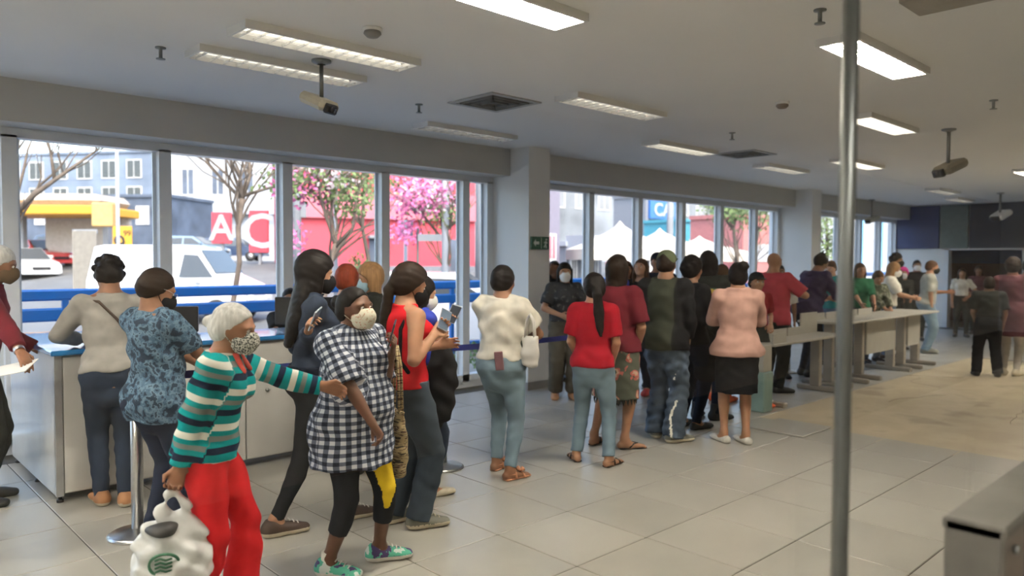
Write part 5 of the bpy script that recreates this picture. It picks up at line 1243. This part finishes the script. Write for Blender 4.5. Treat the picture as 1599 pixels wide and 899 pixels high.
# tied garment at her waist
m = Solid(); m.tube((0, 0, .86), (0, 0, 1.0), [(0, .165, .130), (1, .155, .115)], (0, 1, 0), 0, flat=(1, 1)); m.fold = (.006, 30, 2); q_ = link('tied_jacket', m.mesh(.009, 'tied_jacket'), MATS['c_navyblack'], o['body']); q_.location = (.10, 0, 0)
# 7 clerk, small dark head behind the counter
o = person('seated clerk behind the counter, only dark hair and forehead showing', 458, 7.1, 1.55, 175, 'm', 1, 'skin_brown', D(kind='short', mat='hair_black'), D(mat='c_black', sl=.5, hem=.92), D(kind='pants', mat='c_black2', loose=.015), D(kind='shoe', mat='shoe_black'),
    sit=True, stance=((.10, .1), (.08, -.1)), z=.12, armL=D(to=(.35, .12, .75)), armR=D(to=(.35, .12, .75)), res=FAR)
st_ = empty('office_stool', o['base']-Vector((0, 0, .12))+(Matrix.Rotation(o['psi'], 3, 'Z') @ Vector((-.36, 0, 0))), 0, 'black office stool under the seated clerk behind the counter', 'stool')
MB().lathe([(0, .44), (.19, .44), (.20, .47), (.19, .51), (0, .52)], 20).build('seat', BLACKP, st_); MB().tube([(0, 0, .05), (0, 0, .44)], .025, 10).build('column', STEEL, st_)
for k in range(5): a = k*1.2566; MB().tube([(0, 0, .07), (.25*math.cos(a), .25*math.sin(a), .03)], .018, 7).build('foot', BLACKP, st_)
# 8, 9 behind
person('red-haired person seen from behind between the long-haired woman and the checked shirt', 541, 5.75, 1.60, 20, 'f', .95, 'skin_light', D(kind='short', mat='hair_red', vol=.012), D(mat='c_black', sl=.4, hem=.92), D(kind='pants', mat='jeans_dark', loose=.008), D(kind='shoe', mat='shoe_black'), res=.011, head=(0, 10))
person('blond-brown haired woman with pale blue mask looking left behind the checked shirt', 582, 6.2, 1.61, -95, 'f', 1, 'skin_tan', D(kind='bob', mat='hair_blond', vol=.010), D(mat='c_black2', sl=.5, hem=.92), D(kind='pants', mat='jeans_dark', loose=.008), D(kind='shoe', mat='shoe_black'), res=.011, head=(6, 12), mask='mask_blue')
# 10 checked shirt woman
o = person('woman in navy and white checked long shirt, floral mask and black leggings', 541, 3.98, 1.505, 139, 'f', 1.22, 'skin_dark', D(kind='bun', mat='hair_black', at=(-.12, .0, .02), r=.042),
    D(mat='gingham', sl=.50, hem=.575, loose=.030, flare=.055, zf=1.2, sloose=.022, fold=.007, ff=22, attr=True, neck=1.44, name='tunic'),
    D(kind='pants', mat='c_leggings', loose=.006, hem=.27, fold=.001, waist=1.0), D(kind='sneaker', mat='shoe_mint', sole='shoe_white', laces='shoe_white'),
    armR=D(px=(586, 672, 3.72), hint=(-.5, .8, -.5), palm=(-.1, .8, -.4), curl=.7), armL=D(px=(612, 553, 3.95), hint=(-.7, .3, -1), palm=(-.6, -.6, .3), curl=.6), head=(6, 2), stance=((.08, .155), (.02, -.145)), mask='mask_floral', res=NEAR, belly=.055, fyaw=(52, 25),
    )
hold_phone(o, 0, 'thin dark phone in the left hand of the woman in the checked shirt', 'dark')
for i in (0, 1):
    bd_ = o['body']; 
# white ankle socks and the yellow leg panel
def leg_bits(o, stance):
    s = o['s']
    for i in (0, 1):
        S_ = Solid(); a = V3(stance[i][0], stance[i][1], .085*s); S_.tube(a-V3(0, 0, .02), a+V3(0, 0, .055), [(0, .043*s, .046*s), (1, .039*s, .041*s)], (0, 1, 0), 0, flat=(1, 1)); link('sock', S_.mesh(.006, 'sock'), MATS['c_white'], o['body'])
leg_bits(o, ((.08, .155), (.02, -.145)))
bt = o['bottom']; bt.data.materials.append(MATS['c_yellow']); n_ = len(bt.data.polygons); zc = np.empty(n_*3, np.float32); bt.data.polygons.foreach_get('center', zc); zc = zc.reshape(-1, 3)
mi = ((zc[:, 1] > .03) & (zc[:, 0] > .02) & (zc[:, 2] > .33) & (zc[:, 1]-.10 < (zc[:, 2]-.30)*.32) & (zc[:, 1]-.03 > -(zc[:, 2]-.60)*.22+(.60-.60)) & (zc[:, 1] < .155)).astype(np.int32); bt.data.polygons.foreach_set('material_index', mi)
collar(o, 'gingham' if 0 else 'c_navy')
WOV = blotch('woven_bag', [(0, (.05, .04, .03)), (.4, (.34, .26, .14)), (.55, (.10, .06, .04)), (.65, (.45, .38, .24))], 26)
WOV.node_tree.nodes['Noise Texture'].inputs['Scale'].default_value = 20
mpn = WOV.node_tree.nodes.new('ShaderNodeMapping'); mpn.inputs['Scale'].default_value = (.6, .6, 4); WOV.node_tree.links.new(WOV.node_tree.nodes['Texture Coordinate'].outputs['Object'], mpn.inputs[0]); WOV.node_tree.links.new(mpn.outputs[0], WOV.node_tree.nodes['Noise Texture'].inputs['Vector'])
bag(P(620, 640, 4.15), YAW-math.radians(60), .20, .34, .09, WOV, 'patterned woven tote bag hanging between the checked shirt and the red top', .35, 'tote_bag')
# 11 red sleeveless top
o = person('woman in red sleeveless top with long dark ponytail and slate jeans', 634, 4.60, 1.615, 62, 'f', 1.13, 'skin_tan', D(kind='ponytail', mat='hair_dark', len=.42, shift=.08, vol=.014),
    D(mat='c_red', sl=0, hem=.875, loose=.012, fold=.003), D(kind='pants', mat='jeans_slate', loose=.022, ankle=.018, waist=.96), D(kind='sneaker', mat='shoe_grey', sole='shoe_cream', laces='shoe_cream'),
    armR=D(px=(678, 524, 4.52), hint=(-.2, .35, -1), palm=(0, .9, .4), curl=.6), armL=D(to=(.30, .10, 1.15), hint=(-.2, .4, -1)), head=(-4, 22), stance=((-.04, .09), (.04, -.09)), res=NEAR, fyaw=(0, -14),
    mask='mask_black', extra=strap_extra([(.02, -.135, 1.22), (.075, -.128, 1.32), (.03, -.135, 1.425), (-.045, -.13, 1.40), (-.10, -.12, 1.30), (-.11, -.13, 1.1), (-.02, -.19, .95)], 'c_black', r=.014))
hold_phone(o, 1, 'grey phone in the hand of the woman in the red sleeveless top', 'grey')
# 12 blue tee
o = person('woman in royal blue tee with dark bob, black jacket over her arm, holding a phone', 653, 5.18, 1.54, 62, 'f', 1.02, 'skin_tan', D(kind='bob', mat='hair_black'),
    D(mat='c_blue', sl=.40, hem=.92, loose=.014), D(kind='pants', mat='jeans_dark', loose=.010, ankle=.006, hem=.11), D(kind='flat', mat='shoe_cream'),
    armR=D(px=(680, 530, 4.98), hint=(-.2, .4, -1), palm=(.1, .8, .5), curl=.6), armL=D(px=(694, 508, 5.25), hint=(-.2, .5, -1), palm=(0, -1, .3), curl=.5), head=(-6, 20), res=.009, mask='mask_white', stance=((-.05, .07), (.06, -.07)))
hold_phone(o, 0, 'pale phone held by the woman in the royal blue tee', 'pale')
jk = Solid(); jk.tube((0, 0, -.44), (0, 0, 0), [(0, .055, .05), (.12, .075, .06), (.45, .105, .08), (.8, .10, .085), (1, .07, .06)], (0, 1, 0), .02); jk.tube((.01, .03, -.50), (.01, .04, -.2), [(0, .040, .035), (1, .05, .04)], (0, 1, 0), .03); jk.fold = (.007, 24, 4)
jo = link('jacket', jk.mesh(.009, 'jacket'), MATS['c_black']); jo.location = P(692, 548, 5.0); jo.rotation_euler = (0, 0, YAW-math.radians(20)); props(jo, 'black jacket draped over the arm of the woman in royal blue', 'jacket')
# 13 white blouse
o = person('woman in loose white blouse and pale blue jeans left of the column, from behind', 785, 5.70, 1.60, 24, 'f', 1.18, 'skin_brown', D(kind='short', mat='hair_black', vol=.008),
    D(mat='c_white', sl=.38, hem=.90, loose=.026, sloose=.026, fold=.007, flare=.03, name='blouse'), D(kind='pants', mat='jeans_light', loose=.008, ankle=.004, fold=.003, hem=.10, waist=.98), D(kind='sandal', mat='shoe_peach', bow=True),
    armR=D(to=(.26, .06, 1.12), hint=(-.1, 1, -.5), palm=(0, 1, 0)), armL=D(to=(.30, -.02, 1.12), hint=(0, .9, -.5)), head=(-8, 5), stance=((.10, .09), (-.10, -.11)), res=.0085, fyaw=(-8, -26))
bag(P(829, 524, 5.55), YAW-math.radians(40), .15, .20, .08, plain('bag_whiteblack', (.62, .60, .56), .5), 'small white handbag with black edge under the elbow of the white blouse', .16)
bk = bag(P(824, 528, 5.60), YAW-math.radians(40), .15, .19, .06, MATS['c_black2'], 'small dark pouch behind the white handbag', 0)
pk = MB().box(-.035, .035, -.006, .006, -.07, .07, bev=.005).build('mobile_phone', plain('phone_pinkish', (.20, .10, .11), .4)); pk.location = o['l2w'](V3(-.165, -.05, .90)); pk.rotation_euler = (0, .12, o['psi']+math.pi/2); props(pk, 'reddish phone sticking out of the back pocket of pale jeans', 'phone')
# 14 white mask woman facing
o = person('woman in dark printed tee and white mask facing us beside the column', 882, 8.9, 1.62, 172, 'f', 1.08, 'skin_tan', D(kind='long', mat='hair_black', len=.26, sides=True),
    D(mat='greyprint', sl=.42, hem=.92, loose=.02), D(kind='pants', mat='c_browngrey', loose=.03, ankle=.025, hem=.10), D(kind='shoe', mat='shoe_tan'),
    armR=D(to=(.24, .08, 1.06), hint=(-.2, .9, -.4)), armL=D(to=(.26, .14, 1.04), hint=(-.2, .9, -.4), palm=(-1, 0, 0)), head=(0, 5), mask='mask_white', res=MID)
# 15 man half hidden at the column
o = person('man in black raising a hand, half hidden by the first column', 866, 10.25, 1.64, 165, 'm', 1, 'skin_brown', D(kind='short', mat='hair_black'), D(mat='c_black', sl=.95, hem=.9, loose=.02), D(kind='pants', mat='c_black2', loose=.015), D(kind='shoe', mat='shoe_black'),
    armR=D(to=(.22, .12, 1.52), hint=(.1, .5, -1), palm=(1, 0, 0)), res=FAR)
# 16 maroon tee floral skirt
o = person('woman in maroon tee and knee-length floral skirt with flip-flops behind the red tee', 963, 6.55, 1.67, 22, 'f', 1.22, 'skin_tan', D(kind='bob', mat='hair_dark', vol=.012),
    D(mat='c_maroon', sl=.48, hem=.86, loose=.024, sloose=.024), D(kind='skirt', mat='floral_skirt', hem=.45, flare=-.02, loose=.014), D(kind='flipflop', mat='shoe_black'),
    armR=D(ua=(.02, .26, -1), fa=(.5, -.30, -.75)), armL=D(ua=(0, .2, -1), fa=(.5, -.2, -.8)), head=(0, 5), stance=((.0, .20), (.0, -.09)), res=.0085, fyaw=(0, -48))
lf = MB()
for k in range(26):
    a = k/26*2*math.pi; r1, r2 = .182, .150; c = V3(.0+r2*math.cos(a), r1*math.sin(a), .44)
    u_ = V3(-math.sin(a)*.022, math.cos(a)*.022, 0); lf.add([c-u_+V3(0, 0, .02), c+u_+V3(0, 0, .02), c+V3(math.cos(a)*.008, math.sin(a)*.008, -.045), c+V3(math.cos(a)*.012, math.sin(a)*.012, .0)], [(0, 2, 3), (3, 2, 1), (0, 3, 1)])
lf.build('leaf_trim', plain('trim_black', (.02, .02, .015), .8), o['body'])
# 17 red tee
o = person('woman in bright red tee and pale jeans with long dark ponytail, from behind', 928, 6.02, 1.535, 12, 'f', 1.02, 'skin_tan', D(kind='ponytail', mat='hair_black', len=.40, shift=-.05, vol=.008),
    D(mat='c_redtee', sl=.42, hem=.80, loose=.018, sloose=.020), D(kind='pants', mat='jeans_light', loose=.012, ankle=.008, hem=.09, waist=.98), D(kind='sandal', mat='shoe_brown', strap='shoe_brown'),
    armR=D(ua=(.05, .17, -1), fa=(.55, -.25, -.8)), armL=D(ua=(.05, .17, -1), fa=(.55, -.25, -.8)), head=(25, 12), stance=((.04, .14), (-.04, -.14)), res=.0085, fyaw=(30, -22))
# 18..21 background group
person('man in blue shirt with yellow collar facing left behind the maroon tee', 966, 8.6, 1.72, -75, 'm', .95, 'skin_brown', D(kind='short', mat='hair_black'), D(mat='c_blue', sl=.5, hem=.9, collar='c_yellow'), D(kind='pants', mat='c_navy', loose=.012), D(kind='shoe', mat='shoe_black'), res=FAR)
person('brown-haired woman in blue looking at the camera right of the maroon tee', 978, 9.8, 1.64, 178, 'f', 1, 'skin_tan', D(kind='long', mat='hair_brown', len=.3, sides=True), D(mat='c_navy', sl=.5, hem=.9), D(kind='pants', mat='jeans_dark', loose=.010), D(kind='shoe', mat='shoe_red'), res=FAR)
person('woman with long brown hair gazing up to the left in black with red shoes', 1002, 9.25, 1.67, 200, 'f', .95, 'skin_light', D(kind='long', mat='hair_brown', len=.36, sides=True), D(mat='c_black', sl=.95, hem=.86, neck=1.41), D(kind='pants', mat='c_navyblack', loose=.014), D(kind='sneaker', mat='shoe_red', sole='shoe_red'), head=(0, -12), res=MID, side_lean=0)
person('bearded man in dark cap and blue shirt left of the olive cap', 1027, 9.8, 1.75, 185, 'm', 1, 'skin_tan', D(kind='short', mat='hair_black'), D(mat='c_navy', sl=.9, hem=.9), D(kind='pants', mat='jeans_dark', loose=.014), D(kind='shoe', mat='shoe_black'), cap='c_navyblack', res=FAR, head=(10, 0))
# 22 olive cap man
o = person('man in olive cap and black jacket with washed baggy jeans, seen from behind', 1040, 6.85, 1.74, 22, 'm', 1.08, 'skin_brown', D(kind='short', mat='hair_dark'),
    D(mat='c_olive', sl=.95, hem=.84, loose=.030, sloose=.022, flare=.02, fold=.005, name='jacket'), D(kind='pants', mat='jeans_wash', loose=.030, ankle=.034, fold=.007, hem=.04), D(kind='sneaker', mat='shoe_grey', sole='shoe_cream'),
    armR=D(ua=(.08, .14, -1), fa=(.65, -.25, -.7)), armL=D(ua=(.08, .16, -1), fa=(.65, -.25, -.7)), cap='c_capgreen', stance=((.05, .10), (-.04, -.11)), res=.0085, fyaw=(35, -35))
M_ = MB(); s_ = o['s']
for k in range(2): pass
o['top'].data.materials.append(MATS['c_black']); me = o['top'].data; n_ = len(me.polygons); zc = np.empty(n_*3, np.float32); me.polygons.foreach_get('center', zc); zc = zc.reshape(-1, 3)
me.polygons.foreach_set('material_index', ((abs(zc[:, 1]) > .125)).astype(np.int32))
me = o['bottom'].data; me.materials.append(MATS['c_white']); n_ = len(me.polygons); zc = np.empty(n_*3, np.float32); me.polygons.foreach_get('center', zc); zc = zc.reshape(-1, 3)
me.polygons.foreach_set('material_index', ((zc[:, 2] < .62) & (zc[:, 1] < 0) & (zc[:, 0] < -.03) & (abs(zc[:, 1]+.115+.015*np.sin(zc[:, 2]*20)) < .010)).astype(np.int32))
# 23 black
o = person('person in plain black with curly dark hair and black flats right of the olive cap', 1080, 7.35, 1.68, 40, 'f', 1.0, 'skin_brown', D(kind='curly', mat='hair_black', vol=.012), D(mat='c_black', sl=.95, hem=.84, loose=.02), D(kind='pants', mat='c_navyblack', loose=.010), D(kind='flat', mat='shoe_black'),
    armR=D(ua=(.1, .12, -1), fa=(.9, -.2, -.1)), armL=D(ua=(.1, .12, -1), fa=(.9, -.2, -.1)), res=.0095, stance=((.0, .09), (0, -.09)))
# 24 print back
def back_print(o, L):
    U = L['U']; m = MB(); x = -.142
    def at(y, z): 
        return U(x+.6*y*y, y, z)
    vs = []; n1, n2 = 6, 4
    for j in range(n2):
        for i in range(n1): vs.append(at(-.12+.24*i/(n1-1), 1.19+.14*j/(n2-1)))
    m.add(vs, [(j*n1+i, j*n1+i+1, (j+1)*n1+i+1, (j+1)*n1+i) for j in range(n2-1) for i in range(n1-1)])
    pr = m.build('back_print', blotch('print_art', [(0, (.10, .16, .10)), (.42, (.10, .16, .10)), (.5, (.72, .50, .10)), (.72, (.55, .06, .03))], 9), o['body'])
    md = pr.modifiers.new('t', 'SOLIDIFY'); md.thickness = .004
o = person('person in black tee with square yellow and green print on the back and black boots', 1106, 7.75, 1.75, 14, 'm', 1.05, 'skin_brown', D(kind='bob', mat='hair_black'), D(mat='c_black2', sl=.5, hem=.86, loose=.022, sloose=.03), D(kind='pants', mat='c_navyblack', loose=.016), D(kind='boot', mat='shoe_black'),
    armR=D(ua=(.1, .14, -1), fa=(.8, -.1, -.2)), armL=D(ua=(.1, .14, -1), fa=(.8, -.1, -.2)), res=MID, extra=back_print, stance=((0, .10), (.0, -.10)), fyaw=(0, -40))
bag(P(1108, 545, 7.3), YAW, .26, .26, .12, MATS['c_black'], 'black shoulder bag hanging between the black curly-haired person and the pink blazer', .2, 'shoulder_bag')
# 25 red dress
person('woman in dark red dress with orange shoes behind the pink blazer', 1128, 8.75, 1.61, 20, 'f', .95, 'skin_tan', D(kind='short', mat='hair_brown'), D(mat='c_darkred', sl=.4, hem=.80), D(kind='skirt', mat='c_darkred', hem=.62), D(kind='sneaker', mat='shoe_orange', sole='shoe_orange'), res=FAR, stance=((0, -.03), (0, -.32)) if 0 else None)
# 26 pink blazer
o = person('woman in pale pink blazer and black skirt with dark hair bun, seen from behind', 1153, 6.75, 1.63, -6, 'f', 1.14, 'skin_tan', D(kind='bun', mat='hair_black', at=(-.09, -.035, .085), r=.050, vol=.006),
    D(mat='c_pink', sl=.90, hem=.80, loose=.020, sloose=.020, flare=.32, zf=.99, fold=.004, neck=1.465, name='blazer'), D(kind='skirt', mat='c_black', hem=.46, flare=-.03, loose=.006, name='skirt'), D(kind='flat', mat='shoe_white'),
    armR=D(to=(.28, .02, 1.12), hint=(-.1, 1, -.5)), armL=D(to=(.26, .0, 1.15), hint=(-.1, 1, -.5)), stance=((.0, .10), (-.02, -.09)), res=.0085, fyaw=(28, 22))
# 27.. at the desks
person('person in dark cap at the low desk between pink blazer and coral shirt', 1181, 8.5, 1.52, 150, 'm', .9, 'skin_tan', D(kind='short', mat='hair_black'), D(mat='c_darkred', sl=.4, hem=.9), D(kind='pants', mat='c_black2', loose=.012), D(kind='sneaker', mat='shoe_orange'), cap='c_black', armL=D(px=(1205, 506, 8.45), palm=(0, 0, -1)), res=MID)
o = person('bald man in coral shirt and dark trousers at the low desk, seen from behind', 1208, 9.4, 1.76, 28, 'm', 1.14, 'skin_tan', None, D(mat='c_coral', sl=.46, hem=.85, loose=.022, sloose=.022), D(kind='pants', mat='c_black2', loose=.020, ankle=.012), D(kind='boot', mat='shoe_black'),
    armR=D(px=(1232, 452, 9.4), hint=(.2, 1, -.6)), armL=D(to=(.3, .0, 1.30), hint=(0, .7, -.6)), head=(-8, 0), res=MID, fyaw=(0, -40), belly=.03)
person('dark-haired person looking over behind the coral shirt', 1217, 10.6, 1.60, 170, 'm', 1, 'skin_brown', D(kind='short', mat='hair_black'), D(mat='c_white', sl=.5, hem=.9), D(kind='pants', mat='c_black2', loose=.012), D(kind='shoe', mat='shoe_black'), res=FAR)
o = person('person in dark purple hooded jacket with tied-up hair leaning over the desk', 1262, 10.7, 1.78, 50, 'm', 1.15, 'skin_brown', D(kind='updo', mat='hair_black'), D(mat='c_purple', sl=.97, hem=.86, loose=.035, sloose=.028, fold=.007, name='hooded_jacket'), D(kind='pants', mat='c_navyblack', loose=.014), D(kind='shoe', mat='shoe_black'),
    armR=D(to=(.48, .14, 1.06), hint=(-.2, .6, -.8)), armL=D(to=(.48, .16, 1.06), hint=(-.2, .6, -.8)), lean=16, head=(0, 10), res=MID)
C = Solid(); mid_ = (o['arms'][0]['S']+o['arms'][1]['S'])/2; C.ell(mid_+V3(-.08, 0, .03), (.075, .12, .06), None, 0); C.fold = (.004, 30, 1); link('hood', C.mesh(.010, 'hood'), MATS['c_purple'], o['body'])
person('light-skinned person in teal shirt bowed over the desk just left of the steel post', 1299, 11.8, 1.66, 200, 'f', 1, 'skin_light', D(kind='short', mat='hair_brown'), D(mat='c_teal', sl=.4, hem=.9), D(kind='pants', mat='jeans_mid', loose=.014), D(kind='shoe', mat='shoe_black'), armL=D(to=(.3, .1, 1.1)), armR=D(to=(.3, .1, 1.1)), head=(0, 20), res=FAR)
person('brown-haired person in green shirt just right of the steel post behind the desk', 1343, 11.95, 1.62, 160, 'f', 1.1, 'skin_tan', D(kind='bob', mat='hair_brown'), D(mat='c_green', sl=.6, hem=.9), D(kind='pants', mat='jeans_dark', loose=.014), D(kind='shoe', mat='shoe_black'), armL=D(to=(.42, .1, 1.0)), armR=D(to=(.42, .1, 1.0)), res=FAR)
person('person in camouflage jacket bent over the desk left of the blond woman', 1362, 12.3, 1.52, 140, 'm', 1.05, 'skin_tan', D(kind='short', mat='hair_brown'), D(mat='camo', sl=.9, hem=.86, loose=.02), D(kind='pants', mat='jeans_mid', loose=.018), D(kind='boot', mat='shoe_brown'), armL=D(to=(.44, .05, .98)), armR=D(to=(.44, .05, .98)), lean=12, head=(0, 18), res=FAR)
person('blond woman in cream tee and pale mask writing at the long desk', 1388, 12.75, 1.64, 95, 'f', 1.1, 'skin_tan', D(kind='long', mat='hair_blond', len=.28, sides=True), D(mat='c_white', sl=.48, hem=.9, loose=.022, sloose=.025), D(kind='pants', mat='jeans_mid', loose=.018), D(kind='boot', mat='shoe_brown'), armL=D(to=(.36, .05, 1.08)), armR=D(to=(.40, .02, 1.08), hint=(-.3, .3, -1)), mask='mask_white', head=(0, 14), lean=5, res=MID)
person('tall man with dark hair standing behind the blond woman', 1398, 14.0, 1.79, 110, 'm', 1, 'skin_brown', D(kind='curly', mat='hair_black'), D(mat='c_black2', sl=.9, hem=.9), D(kind='pants', mat='c_black2', loose=.014), D(kind='shoe', mat='shoe_black'), mask='mask_black', head=(0, 8), res=FAR)
person('person with bright pink headscarf between the blond woman and the white mask', 1411, 14.9, 1.52, 170, 'f', .95, 'skin_tan', D(kind='short', mat='c_hotpink', vol=.02), D(mat='c_black2', sl=.9, hem=.9), D(kind='pants', mat='c_black2', loose=.014), D(kind='shoe', mat='shoe_black'), armL=D(to=(.4, .1, 1.05)), armR=D(to=(.4, .1, 1.05)), mask='mask_white', res=FAR, brows=False)
person('person in black with white mask left of the bearded man in grey', 1432, 15.6, 1.68, 170, 'm', 1, 'skin_tan', D(kind='short', mat='hair_dark'), D(mat='c_black', sl=.9, hem=.9), D(kind='pants', mat='c_black2', loose=.014), D(kind='shoe', mat='shoe_black'), mask='mask_white', res=FAR)
person('bearded man in pale grey tee and jeans at the far end of the desks', 1449, 13.5, 1.67, 80, 'm', 1.08, 'skin_tan', D(kind='crop', mat='hair_brown'), D(mat='c_greytee', sl=.46, hem=.88, loose=.022, sloose=.022), D(kind='pants', mat='jeans_light', loose=.02, ankle=.012), D(kind='sneaker', mat='shoe_grey'),
    armL=D(to=(.34, .05, 1.12)), armR=D(to=(.05, .16, .80)), head=(0, 8), lean=4, res=MID, mask='c_black2')
# far doorway
person('woman in white tee and long dark hair in the far doorway', 1503, 16.4, 1.50, 175, 'f', .95, 'skin_tan', D(kind='long', mat='hair_dark', len=.3, sides=True), D(mat='c_white', sl=.4, hem=.9), D(kind='pants', mat='c_black2', loose=.014), D(kind='shoe', mat='shoe_black'), res=.016, armL=D(ua=(.1, .5, -.8), fa=(.3, -.6, -.5)))
person('woman in dusky red beside the white tee in the far doorway', 1529, 17.0, 1.56, 185, 'f', .95, 'skin_brown', D(kind='bob', mat='hair_dark'), D(mat='c_mauve', sl=.6, hem=.9), D(kind='pants', mat='c_black2', loose=.014), D(kind='shoe', mat='shoe_black'), res=.016)
o = person('youth in black tee and black trousers on the open floor at right', 1546, 10.75, 1.44, -8, 'm', 1.12, 'skin_brown', D(kind='short', mat='hair_dark'), D(mat='c_black2', sl=.45, hem=.86, loose=.02, sloose=.02), D(kind='pants', mat='c_black', loose=.022, ankle=.016), D(kind='shoe', mat='shoe_black'),
    armR=D(ua=(.0, .2, -1), fa=(.25, -.1, -1)), armL=D(ua=(.05, .15, -1), fa=(.7, -.2, -.6)), stance=((0, .13), (0, -.13)), res=MID)
person('person in long mauve hooded top and cream trousers at the right edge, seen from behind', 1582, 10.85, 1.70, 12, 'f', 1.12, 'skin_brown', D(kind='curly', mat='hair_dark', vol=.01), D(mat='c_mauve', sl=.95, hem=.58, loose=.030, sloose=.022), D(kind='pants', mat='c_offwhite', loose=.008), D(kind='sneaker', mat='shoe_cream'), armR=D(ua=(.1, .16, -1), fa=(.6, -.1, -.6)), res=MID, stance=((0, .08), (0, -.08)))
person('person in dark jeans cut by the right edge of the picture', 1606, 12.0, 1.70, 10, 'm', 1, 'skin_brown', D(kind='short', mat='hair_black'), D(mat='c_black', sl=.9, hem=.88), D(kind='pants', mat='jeans_dark', loose=.018), D(kind='shoe', mat='shoe_black'), res=FAR)
